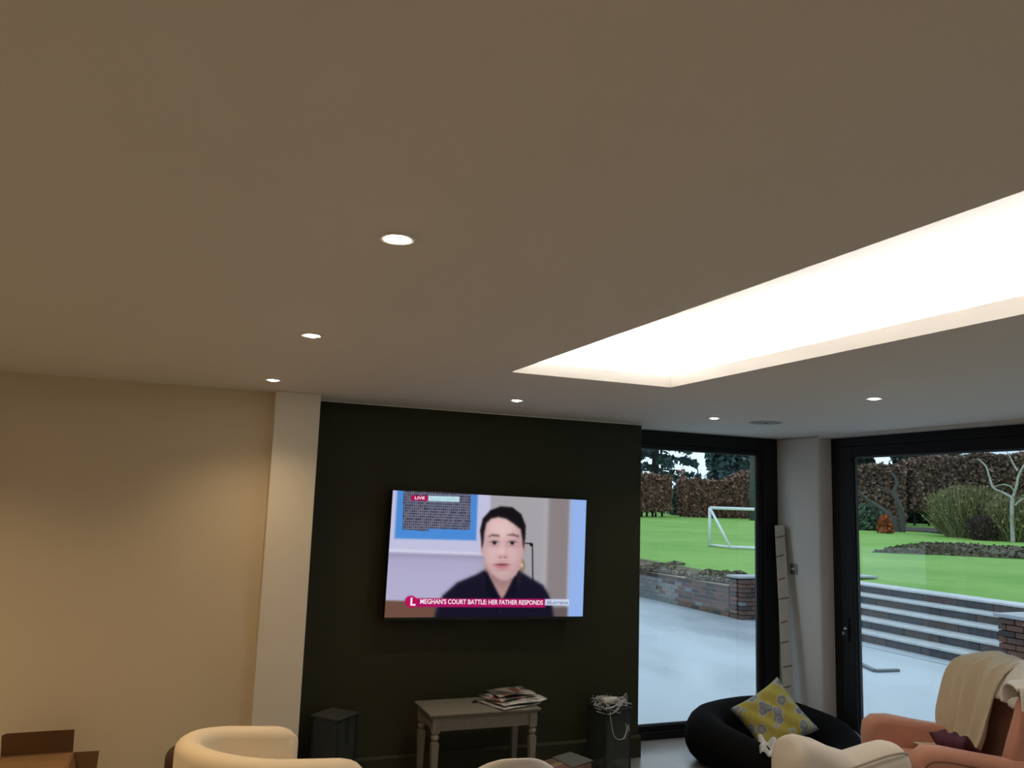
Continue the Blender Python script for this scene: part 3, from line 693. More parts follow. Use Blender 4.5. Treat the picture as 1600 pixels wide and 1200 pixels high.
# cream throw: over the near wing and along the back top
wp = catmull([(-.405, 0, .60), (-.395, 0, .78), (-.38, 0, .91), (-.345, 0, .955), (-.29, 0, .962), (-.245, 0, .945), (-.228, 0, .91), (-.222, 0, .86)], 5)
def thr2(u, v):
    i = v*(len(wp)-1); k = min(int(i), len(wp)-2); p_ = wp[k].lerp(wp[k+1], i-k)
    y = -.49+.33*u; drop = .0+.045*max(0, u-.55)/.45
    cut = .25*u if v < .35 else 0
    rip = .008*math.sin(u*20+v*4)
    return p_.x-abs(rip)*(1 if v < .5 else -1), y, p_.z-drop+(cut*(.35-v)/.35)+rip*.5+.012
t_ = thing('throw_blanket', 'cream throw folded over the near wing of the terracotta chair', 'throw', (WX, WY, 0), WR, 'throws on the wing chair')
o = obj('wing_fold', grid(thr2, 34, 40), M_th2, t_, smooth=True); solid(o, .010, 0)
def thr3(u, v):
    i = v*(len(bp)*.58); k = min(int(i), len(bp)-2); p_ = bp[k].lerp(bp[k+1], i-k)
    x = -.27+.26*u; rip = .006*math.sin(u*22+v*6)
    return x, p_.y+(.012 if v > .5 else -.008)+rip, p_.z+.016+abs(rip)*.5-.05*(1-u)**3
o = obj('back_fold', grid(thr3, 24, 36), M_th2, t_, smooth=True); solid(o, .008, 0)
o = obj('cushion', pillow(.22, .22, .11), mat('burgundy_velvet', (.060, .004, .018), .7, bump=.4, bscale=60), loc=Matrix.Rotation(WR, 4, 'Z') @ Vector((.03, -.04, .515))+Vector((WX, WY, 0)), rot=(math.radians(35), 0, WR+.5), smooth=True)
tag(o, 'burgundy velvet cushion on the seat of the terracotta wing chair', 'cushion')

# ------------------------------------------------------------------ pet bed in the corner
M_bed = mat('black_fabric', (.005, .005, .0055), .95, bump=.3, bscale=60, spec=.08)
M_bedg = mat('charcoal_canvas', (.055, .052, .045), .7, bump=.1, bscale=150, col2=(.03, .03, .028), nscale=4)
M_bpip = mat('grey_piping', (.28, .28, .27), .5)
bd = thing('pet_bed', 'black bolstered pet bed on the floor in the glazed corner', 'pet bed', (4.13, 5.02, 0), math.radians(12))
RX, RY = .50, .40
def bedpt(a, q):
    r = .145+.03*math.sin(a)*(1 if True else 0); 
    low = .5*(1+math.cos(a-math.radians(268))); r2 = r*(1-.42*low**6)
    ca, sa = math.cos(a), math.sin(a); e = .75
    cx = RX*math.copysign(abs(ca)**e, ca); cy = RY*math.copysign(abs(sa)**e, sa)
    nx, ny = ca, sa
    wob = 1+.05*math.sin(a*7)*math.sin(q)
    return cx+nx*math.cos(q)*r*.95*wob, cy+ny*math.cos(q)*r*.95*wob, r2*1.05+math.sin(q)*r2*1.05
bm = bmesh.new(); rings = [[bm.verts.new(bedpt(2*PI*i/60, 2*PI*j/18)) for j in range(18)] for i in range(60)]
for i in range(60):
    A, C = rings[i], rings[(i+1) % 60]
    for j in range(18): bm.faces.new((A[j], A[(j+1) % 18], C[(j+1) % 18], C[j]))
obj('bolster', bm, M_bed, bd, smooth=True)
def bedbase(u, v):
    a = u*2*PI; ca, sa = math.cos(a), math.sin(a); e = .75
    return v*(RX-.06)*math.copysign(abs(ca)**e, ca), v*(RY-.06)*math.copysign(abs(sa)**e, sa), .10+.02*(1-v)+.004*math.sin(v*20+a*3)
obj('base_cushion', grid(bedbase, 48, 10), M_bedg, bd, smooth=True)
bm = bmesh.new(); tube(bm, [bedpt(math.radians(a), math.radians(35)) for a in range(-62, 20, 4)], .006, 6); obj('piping', bm, M_bpip, bd, smooth=True)
bm = bmesh.new(); tube(bm, [bedpt(math.radians(38), math.radians(q)) for q in range(-40, 190, 15)], .004, 6); obj('piping', bm, M_bpip, bd, smooth=True)
# yellow cushion with grey flower print
M_yel = bpy.data.materials.new('yellow_floral_print'); M_yel.use_nodes = True; nt = M_yel.node_tree; b_ = nt.nodes['Principled BSDF']; b_.inputs['Roughness'].default_value = .8
tcn = nt.nodes.new('ShaderNodeTexCoord'); v1 = nt.nodes.new('ShaderNodeTexVoronoi'); v1.inputs['Scale'].default_value = 13
nzz = nt.nodes.new('ShaderNodeTexNoise'); nzz.inputs['Scale'].default_value = 30
mixv = nt.nodes.new('ShaderNodeVectorMath'); mixv.operation = 'MULTIPLY_ADD'; mixv.inputs[1].default_value = (.03, .03, .03)
nt.links.new(tcn.outputs['Object'], nzz.inputs['Vector']); nt.links.new(nzz.outputs['Color'], mixv.inputs[0]); nt.links.new(tcn.outputs['Object'], mixv.inputs[2]); nt.links.new(mixv.outputs[0], v1.inputs['Vector'])
cr = nt.nodes.new('ShaderNodeValToRGB'); cr.color_ramp.interpolation = 'LINEAR'
e = cr.color_ramp.elements; e[0].position = .0; e[0].color = (.10, .11, .13, 1); e[1].position = .60; e[1].color = (.36, .31, .05, 1)
for pp, c in ((.22, (.30, .31, .33, 1)), (.34, (.13, .14, .16, 1)), (.46, (.36, .36, .33, 1)), (.52, (.38, .33, .07, 1))): q = e.new(pp); q.color = c
nt.links.new(v1.outputs['Distance'], cr.inputs[0])
v2 = nt.nodes.new('ShaderNodeTexVoronoi'); v2.inputs['Scale'].default_value = 23; nt.links.new(tcn.outputs['Object'], v2.inputs['Vector'])
mr = nt.nodes.new('ShaderNodeMapRange'); mr.inputs[1].default_value = .16; mr.inputs[2].default_value = .12; nt.links.new(v2.outputs['Distance'], mr.inputs[0])
mxx = nt.nodes.new('ShaderNodeMix'); mxx.data_type = 'RGBA'; nt.links.new(mr.outputs[0], mxx.inputs[0]); nt.links.new(cr.outputs[0], mxx.inputs[6]); mxx.inputs[7].default_value = (.48, .20, .03, 1)
sc2 = nt.nodes.new('ShaderNodeMath'); sc2.operation = 'MULTIPLY'; sc2.inputs[1].default_value = .5; nt.links.new(mr.outputs[0], sc2.inputs[0]); nt.links.new(sc2.outputs[0], mxx.inputs[0])
nt.links.new(mxx.outputs[2], b_.inputs['Base Color'])
cu = obj('cushion', pillow(.44, .44, .14, 20, .004), M_yel, loc=(4.09, 5.0, .315), smooth=True)
cu.rotation_euler = (Matrix.Rotation(math.radians(-32), 4, 'Z') @ Matrix.Rotation(math.radians(58), 4, 'X') @ Matrix.Rotation(math.radians(36), 4, 'Z')).to_euler()
tag(cu, 'yellow cushion with grey floral print propped up in the pet bed', 'cushion')
def clo(u, v): return (u-.5)*.26, (v-.5)*.20, .02+.03*math.sin(u*9+v*2)*math.sin(v*7)+.018*math.sin(u*21)
o = obj('cloth', grid(clo, 24, 20), mat('white_cloth', (.55, .54, .50), .9), loc=(3.83, 4.63, .22), rot=(.25, 0, -.6), smooth=True); solid(o, .006, 0)
tag(o, 'crumpled white cloth spilling over the edge of the pet bed', 'cloth')

# ------------------------------------------------------------------ long taped package leaning in the corner
lp = thing('long_package', 'long slim white package with dark tape ticks leaning in the corner', 'package', (4.66, 5.52, 0))
dv = Vector((4.735, 5.69, 1.66))-Vector((4.66, 5.50, 0.02)); Lp = dv.length
zc = dv.normalized(); xc_ = Vector((.64, .77, 0)); xc_ = (xc_-zc*xc_.dot(zc)).normalized(); yc = zc.cross(xc_)
lp.location = (4.66, 5.50, .022); lp.rotation_euler = Matrix((xc_, yc, zc)).transposed().to_euler()
M_pk = mat('white_card_sleeve', (.50, .475, .43), .7, noise=.12, nscale=10)
M_tick = mat('brown_tape', (.13, .10, .08), .5)
pw, pd = .040, .028
obj('sleeve', B(-pd, pd, -pw, pw, .0, Lp, .003, 1), M_pk, lp)
for k in range(9):
    z = Lp*(.955-.104*k); s = .010 if k % 2 else -.004; e0 = -pw*(.55 if k % 3 else 1.0); e1 = pw*(1 if k % 2 else .8)
    bm = bmesh.new(); prism(bm, [(-pd-.0012, e0, z+s), (-pd-.0012, e1, z-.018+s), (-pd-.0012, e1, z-.029+s), (-pd-.0012, e0, z-.012+s)], (.001, 0, 0)); obj('tape_tick', bm, M_tick, lp)
# ------------------------------------------------------------------ garden
M_patio = bpy.data.materials.new('wet_concrete'); M_patio.use_nodes = True; nt = M_patio.node_tree; b_ = nt.nodes['Principled BSDF']
tcn = nt.nodes.new('ShaderNodeTexCoord'); nz = nt.nodes.new('ShaderNodeTexNoise'); nz.inputs['Scale'].default_value = .7; nz.inputs['Detail'].default_value = 7
mp = nt.nodes.new('ShaderNodeMapping'); mp.inputs['Scale'].default_value = (1, .45, 1); nt.links.new(tcn.outputs['Object'], mp.inputs[0]); nt.links.new(mp.outputs[0], nz.inputs['Vector'])
cr = nt.nodes.new('ShaderNodeValToRGB'); e = cr.color_ramp.elements; e[0].position = .36; e[0].color = (.42, .46, .50, 1); e[1].position = .62; e[1].color = (.48, .52, .56, 1); nt.links.new(nz.outputs[0], cr.inputs[0]); nt.links.new(cr.outputs[0], b_.inputs['Base Color'])
mr = nt.nodes.new('ShaderNodeMapRange'); mr.inputs[1].default_value = .35; mr.inputs[2].default_value = .65; mr.inputs[3].default_value = .22; mr.inputs[4].default_value = .42; nt.links.new(nz.outputs[0], mr.inputs[0]); nt.links.new(mr.outputs[0], b_.inputs['Roughness'])
ZP = -.06
bm = bmesh.new(); box(bm, 5.06, 9.5, -12, 20.6, ZP-.2, ZP); box(bm, -9, 5.06, 5.85, 20.6, ZP-.2, ZP)
struct('patio', bm, M_patio)
bm = bmesh.new(); box(bm, 9.13, 9.15, 7.4, 11.78, ZP, ZP+.003)
tag(obj('drain_channel', bm, mat('dark_joint', (.16, .17, .18), .6)), 'thin dark drain joint in the patio along the steps', 'drain')
M_alu = mat('grey_metal_strip', (.13, .15, .17), .5)
pa, pb, pc_ = (onz(x, y, ZP) for x, y in ((1338, 1036), (1367, 1050), (1404, 1049)))
st = thing('metal_strip', 'bent grey metal strip lying loose on the wet patio', 'metal strip', (pb.x, pb.y, ZP))
for a, b in ((pa, pb), (pb, pc_)):
    d = (b-a); L = d.length; a_ = math.atan2(d.y, d.x)
    obj('arm', B(0, L, -.03, .03, .001, .03, .004, 1), M_alu, st, ((a-pb).x, (a-pb).y, 0), (0, 0, a_))

# lawn
M_grass = bpy.data.materials.new('lawn_grass'); M_grass.use_nodes = True; nt = M_grass.node_tree; b_ = nt.nodes['Principled BSDF']; b_.inputs['Roughness'].default_value = .8; b_.inputs['Specular IOR Level'].default_value = .2
tcn = nt.nodes.new('ShaderNodeTexCoord'); n1 = nt.nodes.new('ShaderNodeTexNoise'); n1.inputs['Scale'].default_value = .35; n1.inputs['Detail'].default_value = 8; n1.inputs['Roughness'].default_value = .65
n2 = nt.nodes.new('ShaderNodeTexNoise'); n2.inputs['Scale'].default_value = 4.5; n2.inputs['Detail'].default_value = 3
for n in (n1, n2): nt.links.new(tcn.outputs['Object'], n.inputs['Vector'])
cr = nt.nodes.new('ShaderNodeValToRGB'); e = cr.color_ramp.elements; e[0].position = .35; e[0].color = (.16, .335, .055, 1); e[1].position = .65; e[1].color = (.25, .43, .095, 1); nt.links.new(n1.outputs[0], cr.inputs[0])
mr = nt.nodes.new('ShaderNodeMapRange'); mr.inputs[1].default_value = .68; mr.inputs[2].default_value = .76; mr.inputs[4].default_value = .6; nt.links.new(n2.outputs[0], mr.inputs[0])
mx = nt.nodes.new('ShaderNodeMix'); mx.data_type = 'RGBA'; nt.links.new(mr.outputs[0], mx.inputs[0]); nt.links.new(cr.outputs[0], mx.inputs[6]); mx.inputs[7].default_value = (.085, .14, .04, 1); nt.links.new(mx.outputs[2], b_.inputs['Base Color'])
def field(x0, x1, y0, y1, nx, ny):
    return grid(lambda u, v: (x0+(x1-x0)*u, y0+(y1-y0)*v, lawn_z(x0+(x1-x0)*u, y0+(y1-y0)*v)), nx, ny)
VV, FF = [], []
for a in ((9.42, 11.2, 12.16, 90, 3, 60), (11.2, 110, -30, 90, 60, 60), (9.25, 11.2, -30, 6.95, 3, 24)):
    v_, f_ = field(*a); o_ = len(VV); VV += v_; FF += [tuple(i+o_ for i in f) for f in f_]
struct('lawn', (VV, FF), M_grass)
struct('ground', grid(lambda u, v: (-60+69.25*u, 20.5+69.5*v, lawn_z(-60+69.25*u, 20.5+69.5*v)), 30, 30), M_grass)

struct('ground_near', grid(lambda u, v: (-60+69.25*u, -60+48*v, ZP-.01), 4, 4), M_grass)
# brick retaining wall, bricks as pieces
M_mort = mat('mortar', (.20, .185, .17), .9)
M_brk = [mat('brick_%s' % n, c, .85, noise=.35, nscale=25, bump=.4, bscale=60) for n, c in (('plum', (.13, .07, .058)), ('red', (.18, .085, .06)), ('dark', (.060, .043, .042)), ('grey', (.20, .215, .22)), ('pale', (.26, .25, .24)))]
BL, BH, BD = .215, .063, .10
def brickmesh(l, h, d):
    bm = B(-l/2, l/2, -d/2, d/2, -h/2, h/2, .006, 1); me = bpy.data.meshes.new('brick'); bm.to_mesh(me); bm.free(); me.materials.append(M_brk[0]); return me
def brickwall(parent, length, z0, courses, end_half=True, grey=lambda s, z: 0):
    """bricks along local x from 0, face at local y=0 looking -y"""
    me = brickmesh(BL, BH, BD); meh = brickmesh(BL/2-.005, BH, BD); R = random.Random(int(length*100))
    for c in range(courses):
        x = 0; z = z0+c*.0735+.037; off = c % 2
        if off: seq = [BL/2-.005]
        else: seq = []
        pos = 0; first = True
        while pos < length-.05:
            l = BL/2-.005 if (off and first) else BL
            first = False
            if pos+l > length+.02: l = max(.06, length-pos)
            m_ = meh if l < BL-.01 else me
            o = bpy.data.objects.new('brick', m_); link(o, parent); o.location = (pos+l/2, BD/2-R.uniform(0, .008), z)
            if m_ is meh: o.scale.x = l/(BL/2-.005)
            g = grey(pos/length, c/max(1, courses-1)); k = R.random()
            mi = 3+(R.random() < .35) if k < g else R.choice((0, 0, 1, 2))
            o.material_slots[0].link = 'OBJECT'; o.material_slots[0].material = M_brk[mi]
            pos += l+.01
M_cop = mat('stone_coping', (.42, .43, .45), .6, noise=.15, nscale=8)
# side wall along the patio (faces the house side, -x)
rw = thing('retaining_wall', 'long low brick retaining wall with earth behind, beside the patio', 'wall', (9.0, 12.15, ZP), PI/2)
brickwall(rw, 8.3, 0, 7, grey=lambda s, z: (.95 if s > .255 and z < .85 else (.8 if .18 < s < .255 and z < .7 else .06)))
obj('core', B(0, 8.3, -.22, -.004, 0, .50), M_mort, rw)
for o in rw.children:
    if o.name.startswith('brick'): o.location.y = -o.location.y+.0
    else: pass
obj('capping', B(0, 8.3, -.22, .006, .515, .535, .004, 1), mat('sandy_mortar_cap', (.34, .27, .18), .9, noise=.3), rw)
gw = thing('garden_wall', 'low rendered garden wall closing the far end of the patio', 'wall', (0, 20.5, ZP))
obj('masonry', B(-9, 9.2, -.0, .25, 0, .52), M_mort, gw); obj('capping', B(-9, 8.95, -.03, .27, .521, .56, .006, 1), M_cop if 'M_cop' in globals() else M_mort, gw)
# pier and flank wall at the steps, faces -y
fk = thing('flank_wall', 'brick end wall with pale stone coping beside the garden steps', 'wall', (9.0, 11.80, ZP))
brickwall(fk, 1.6, 0, 9, grey=lambda s, z: .04)
obj('core', B(.06, 2.75, .075, .35, 0, .66), M_mort, fk)
bmx = brickmesh(BL, BH, BD)
for c in range(9):                                    # return of the pier on the wall side
    o = bpy.data.objects.new('brick', bmx); link(o, fk); o.location = (.05, .225+(.0 if c % 2 else -.005), c*.0735+.037); o.rotation_euler.z = PI/2; o.material_slots[0].link = 'OBJECT'; o.material_slots[0].material = M_brk[(c*7) % 3]
obj('coping', B(-.03, 3.05, -.004, .38, .68, .72, .008, 2), M_cop, fk)
# near pier beside the steps
pr_ = thing('brick_pier', 'square brick pier with pale stone cap at the near end of the steps', 'pier', (9.36, 7.33, ZP), -PI/2)
brickwall(pr_, .45, 0, 9)
obj('core', B(.0, .45, .08, 2.2, 0, .66), M_mort, pr_)
for o in pr_.children:
    if o.name.startswith('brick'): pass
obj('coping', B(-.035, .5, -.035, 2.3, .665, .71, .008, 2), M_cop, pr_)
me_ = brickmesh(BL, BH, BD)
for c in range(9):
    for k in range(5):
        o = bpy.data.objects.new('brick', me_); link(o, pr_); o.location = (.045, .225+k*.225+(.0 if c % 2 else -.06), c*.0735+.037); o.rotation_euler.z = PI/2; o.material_slots[0].link = 'OBJECT'; o.material_slots[0].material = M_brk[(c*5+k*3) % 3]
# steps
M_tread = mat('pale_stone_tread', (.58, .59, .60), .35, noise=.15, nscale=5)
M_riser = [mat('grey_riser_block', (.085, .085, .092), .8, noise=.3, nscale=20), mat('brown_riser_block', (.12, .095, .09), .8, noise=.3, nscale=20)]
gs = thing('garden_steps', 'five wide garden steps with pale stone treads up to the lawn', 'steps', (9.45, 7.375, ZP))
RZ, GO = .1345, .35
for k in range(5):
    x = k*GO; zt_s = (k+1)*RZ
    ln = 4.40
    bb = .0
    while bb < ln-.05:
        l = min(.598, ln-bb); R_ = (k*3+int(bb*10)) % 5
        obj('riser_block', B(x+.02, x+.12, bb, bb+l-.006, k*RZ, zt_s-.035, .003, 1), M_riser[1 if R_ in (0, 3) else 0], gs); bb += .6
    bb = 0
    while bb < ln-.05:
        l = min(.9, ln-bb); obj('tread', B(x, x+GO+.06, bb, bb+l-.004, zt_s-.032, zt_s, .004, 1), M_tread, gs); bb += .9
obj('core', B(.12, 1.78, .0, 4.39, 0, RZ-.04), M_mort, gs)
for k in range(1, 5): obj('core', B(k*GO+.12, 1.78, .0, 4.39, k*RZ-.04, (k+1)*RZ-.036), M_mort, gs)

# earth heaps along the wall
M_soil = mat('dry_earth', (.22, .17, .12), .95, col2=(.12, .095, .07), nscale=9, bump=1, bscale=30)
M_clod = mat('earth_clods', (.32, .26, .19), .95, col2=(.09, .075, .055), island=1)
def heap(label, px0, px1, pyb, h, wd):
    a = Vector((9.28, 0, 0)); pa = onz(px0, pyb[0], .49); pb = onz(px1, pyb[1], .49)
    t = thing('earth_heap', label, 'earth', ((pa.x+pb.x)/2, (pa.y+pb.y)/2, .49), 0, 'earth heaps behind the retaining wall')
    d = (pb-pa)/2; L = d.length; dx = d.normalized(); nx = Vector((-dx.y, dx.x, 0)); 
    if nx.x < 0: nx = -nx
    R = random.Random(px0)
    ph = [R.uniform(0, 6) for _ in range(4)]
    def fn(u, v):
        s = (u-.5)*2; q = (v-.5)*2; hh = max(0, 1-abs(s)**2.2)*max(0, 1-q*q)*h*(.75+.3*math.sin(s*5+ph[0])+.2*math.sin(s*11+q*4+ph[1]))
        p = dx*(s*L)+nx*(q*wd+wd*.9); return p.x, p.y, hh-.02+.02*(lawn_z(9.4, 13)-.49)/.07
    obj('mound', grid(fn, 40, 16), M_soil, t, smooth=True)
    P = []
    for _ in range(2600):
        u, v = R.random(), R.random(); p = fn(u, v); P.append((p[0], p[1], p[2]+R.uniform(-.01, .035)))
    V_, F_ = leaves(P, .055); npobj('clods', V_, F_, M_clod, t, 'stuff')
def bank(u, v):
    y = 12.16+8.4*v; zl = lawn_z(9.5, y)+.012; k = (u*1.25 if u < .8 else 1.)
    return 9.222+.30*min(1, u/.8), y, (.472+(zl-.472)*math.sin(k*PI/2)) if u < .99 else -.05
struct('earth_bank', grid(bank, 10, 40), M_soil)
heap('brown earth heap behind the wall, away from the stone-capped pier', 985, 1068, (888, 899), .13, .55)
heap('brown earth heap behind the wall, close to the stone-capped pier', 1072, 1146, (902, 912), .15, .50)
heap('small brown earth heap behind the stone-capped pier', 1165, 1215, (890, 893), .10, .25)

# flower bed in the lawn
M_bed2 = mat('bare_flower_bed', (.13, .085, .055), .95, col2=(.05, .07, .03), nscale=1.6, bump=.6, bscale=8)
P = [onlawn(x, y) for x, y in ((1362, 863), (1400, 855), (1440, 849), (1500, 850), (1620, 857), (1625, 875), (1560, 872), (1480, 868), (1400, 865))]
bm = bmesh.new(); prism(bm, [(p.x, p.y, p.z-.02) for p in P], (0, 0, .04)); fb = tag(obj('flower_bed', bm, M_bed2), 'dark bare flower bed cut into the lawn above the steps', 'flower bed')
c0 = sum(P, Vector())/len(P); PP = []
for _ in range(1800):
    i = random.randrange(len(P)); a, b = P[i], P[(i+1) % len(P)]; u, v = random.random(), random.random()
    if u+v > 1: u, v = 1-u, 1-v
    q = c0+(a-c0)*u+(b-c0)*v; PP.append((q.x, q.y, q.z+.025+random.uniform(-.015, .015)))
V_, F_ = leaves(PP, .09); npobj('bed_plants', V_, F_, mat('bed_litter', (.17, .115, .075), .9, col2=(.05, .075, .03), island=1), fb, 'stuff')

# football goal
M_goal = mat('white_goal_plastic', (.80, .82, .84), .4)
A = onlawn(1109, 854); Bk = onlawn(1141, 858); C_ = onlawn(1385, 869)
ax = (C_-Bk); ax.z = 0; Lg = ax.length; ax.normalize(); ay = Vector((-ax.y, ax.x, 0))
gl = thing('football_goal', 'white tubular football goal standing on the lawn', 'goal', (A.x, A.y, A.z), math.atan2(ax.y, ax.x))
hg = 1.06; off = (Bk-A); bx_ = off.dot(ax); by_ = off.dot(ay); rg = .042
def bar_(n, a, b, r=rg): obj(n, tube(bmesh.new(), [a, b], r, 8), M_goal, gl, smooth=True)
Lg = 2.5; Lc = Lg+.0
bar_('post', (0, 0, 0), (0, 0, hg)); bar_('post', (Lc, 0, 0), (Lc, 0, hg)); bar_('crossbar', (0, 0, hg), (Lc, 0, hg))
bar_('ground_bar', (0, 0, rg), (bx_, by_, rg), .036); bar_('ground_bar', (bx_, by_, rg), (bx_+Lg, by_, rg)); bar_('ground_bar', (Lc, 0, rg), (bx_+Lg, by_, rg), .036)
bar_('stay', (0, 0, hg), (bx_, by_, rg), .036); bar_('stay', (Lc, 0, hg), (bx_+Lg, by_, rg), .036)

# ------------------------------------------------------------------ hedges, shrubs and trees
M_beech = mat('russet_beech_leaves', (.34, .175, .12), .8, col2=(.10, .056, .042), island=1)
M_beech2 = mat('brown_beech_leaves', (.31, .185, .135), .8, col2=(.065, .043, .036), island=1)
M_core = mat('hedge_twigs', (.045, .032, .028), .9)
M_bark = mat('grey_bark', (.10, .095, .085), .9, noise=.4, nscale=15)
M_dbark = mat('dark_bark', (.03, .027, .025), .9)
def hedge(label, px0, px1, yb, ytop, depth, m, n, gap=0., size=.13, stems=6, d0=None, wave=.05, group='clipped brown hedges', ab=None, hh=None):
    """straight hedge between two pixels on the lawn; ytop(u) in pixels"""
    a, b = onlawn(px0, yb[0]), onlawn(px1, yb[1])
    if d0: a = atd(px0, yb[0], d0[0]); b = atd(px1, yb[1], d0[1]); a.z = lawn_z(a.x, a.y); b.z = lawn_z(b.x, b.y)
    if ab: a, b = (Vector((q[0], q[1], lawn_z(*q))) for q in ab)
    t = thing('hedge', label, 'hedge', (a.x, a.y, a.z), 0, group)
    d = b-a; L = math.hypot(d.x, d.y); dx = Vector((d.x/L, d.y/L, 0)); nrm = Vector((-dx.y, dx.x, 0))
    if nrm.dot(Vector((a.x, a.y, 0))) < 0: nrm = -nrm        # away from the house
    N = 24; tops = []
    for i in range(N+1):
        u = i/N; p = a.lerp(b, u); r = ray(px0+(px1-px0)*u, ytop(u)); z = EYE+r.z/math.hypot(r.x, r.y)*math.hypot(p.x, p.y); tops.append(hh if hh else z-a.z)
    def top(u): i = min(N-1, int(u*N)); return tops[i]+(tops[i+1]-tops[i])*(u*N-i)
    def P3(u, w, z): q = dx*(L*u)+nrm*(depth*w); return (q.x, q.y, z+d.z*u)
    bm = bmesh.new(); rows = []
    for i in range(N+1):
        u = i/N; z0 = gap; z1 = top(u)-.12
        rows.append([bm.verts.new(P3(min(max(u, .01), .99), w, z)) for w, z in ((.12, z0+.08), (.12, z1), (.88, z1), (.88, z0+.08))])
    for A_, C2 in zip(rows, rows[1:]):
        for k in range(4): bm.faces.new((A_[k], A_[(k+1) % 4], C2[(k+1) % 4], C2[k]))
    bm.faces.new(rows[0][::-1]); bm.faces.new(rows[-1]); obj('branch_core', bm, M_core, t)
    PP = []
    for _ in range(n):
        u = random.random(); k = random.random(); tz = top(u)
        if k < .66: w, z = random.uniform(-.03, .14), random.uniform(gap, tz)
        elif k < .86: w, z = random.uniform(0, 1), tz-random.uniform(-.03, .14)
        elif k < .93: u, w, z = random.choice((random.uniform(0, .012), random.uniform(.988, 1))), random.uniform(0, 1), random.uniform(gap, tz)
        else: w, z = random.uniform(0, 1), gap+random.uniform(-.05, .1)
        p = P3(u, w+wave*math.sin(u*40)*.3, z); PP.append((p[0]+random.gauss(0, .04), p[1]+random.gauss(0, .04), p[2]+random.gauss(0, .05)))
    V_, F_ = leaves(PP, size); npobj('foliage', V_, F_, m, t, 'stuff')
    for k in range(stems):
        u = (k+.5)/stems+random.uniform(-.03, .03); p = P3(u, .5, 0); q = P3(u+random.uniform(-.01, .01), .5, gap+.4)
        obj('stem', tube(bmesh.new(), [(p[0], p[1], p[2]-.1), q], [.07, .05], 6), M_dbark, t)
    return t
hedge('clipped brown hedge with bare stems beneath, left of the path gap', 960, 1050, (808, 808), lambda u: 745+2*math.sin(u*9), 1.2, M_beech, 9000, gap=.38, size=.17, stems=11)
hedge('tall clipped brown hedge with rising top behind the football goal', 1071, 1235, (808, 812), lambda u: 752-1.5*math.sin(u*14)-13*max(0, (u-.38)/.22)**1.5*(u < .6)-13*(u >= .6), 1.4, M_beech, 15000, gap=.12, size=.17, stems=8)
hedge('brown hedge behind the flower bed, ending at the trunk gap', 1300, 1416, (818, 822), lambda u: 735-8*u+3*math.sin(u*8), 1.3, M_beech2, 11000, gap=.10, size=.17, stems=6)
hedge('brown hedge raised on a dark trunk above a strip of lit lawn', 1428, 1478, (822, 823), lambda u: 722-6*u+3*math.sin(u*13), 1.3, M_beech2, 9000, gap=.88, size=.17, stems=2)
hedge('long brown hedge behind the yellow-green shrub and the white-barked tree', 1484, 1700, (823, 829), lambda u: 713+3*math.sin(u*17)-3*u, 1.4, M_beech2, 16000, gap=.08, size=.17, stems=8)

M_ever = mat('yew_leaves', (.035, .065, .035), .8, col2=(.012, .025, .014), island=1)
hedge('tall evergreen hedge closing the garden beyond the sliding doors', 0, 1, (900, 900), lambda u: 0, 2.5, M_ever, 9000, size=.32, stems=3, ab=((2, -17), (46, 9)), hh=11, group='added hedges that darken the glass reflections')  # added out of view to keep bright sky out of the back window's reflection
hedge('tall evergreen hedge closing the garden beyond the back window', 0, 1, (900, 900), lambda u: 0, 2.5, M_ever, 9000, size=.32, stems=3, ab=((-22, 24), (14, 40)), hh=11, group='added hedges that darken the glass reflections')  # unseen addition, blocks the sky mirrored in the sliding door panes
def tree_conifer(label, px, dist, ybase, ytop, half_px, n, m, trunk_r=.25, gaps=0., bare=0., tiers=16, group='dark conifers beyond the hedges', name='conifer'):
    base = atd(px, ybase, dist); gz = lawn_z(base.x, base.y); base.z = gz; top = atd(px, ytop, dist).z
    hh = top-gz; s = dist/FPX*1.02; R = half_px*s
    t = thing(name, label, 'tree', (base.x, base.y, gz), 0, group)
    obj('trunk', tube(bmesh.new(), [(0, 0, -.2), (.1, 0, hh*.5), (0, 0, hh)], [trunk_r, trunk_r*.7, trunk_r*.2], 8), M_dbark, t, smooth=True)
    PP = []; bmb = bmesh.new()
    for k in range(tiers):
        f = bare+(1-bare)*(k+.5)/tiers; rr = R*(1-f*.55)*random.uniform(.75, 1.1); nb = 7
        for j in range(nb):
            a = 2*PI*(j/nb)+k*.9+random.uniform(-.25, .25); z = f*hh+random.uniform(-.3, .3)
            e_ = (rr*math.cos(a), rr*math.sin(a), z-rr*.12+random.uniform(-.3, .2)); tube(bmb, [(0, 0, z+.2), (e_[0]*.5, e_[1]*.5, z+.1), e_], [.07, .05, .015], 5)
            for _ in range(int(n/(tiers*nb))):
                q = random.random()**.6; c = random.gauss(0, rr*.10*(1-gaps)+.06)
                PP.append((e_[0]*q-c*math.sin(a), e_[1]*q+c*math.cos(a), z+.1-(rr*.13)*q*q+random.gauss(0, .10+.22*(1-gaps))))
    obj('branches', bmb, M_dbark, t)
    V_, F_ = leaves(PP, .30, flat=.2, aspect=1.6); npobj('foliage', V_, F_, m, t, 'stuff'); return t
M_pine = mat('blue_green_needles', (.05, .10, .105), .8, col2=(.016, .036, .040), island=1)
M_spruce = mat('grey_green_needles', (.13, .20, .21), .8, col2=(.022, .048, .055), island=1)
M_dkg = mat('dark_evergreen', (.022, .055, .038), .8, col2=(.008, .020, .014), island=1)
tree_conifer('open dark pine with a thick trunk and flat branch layers', 1022, 58, 800, 585, 80, 2600, M_pine, .32, .9, .24, 8)
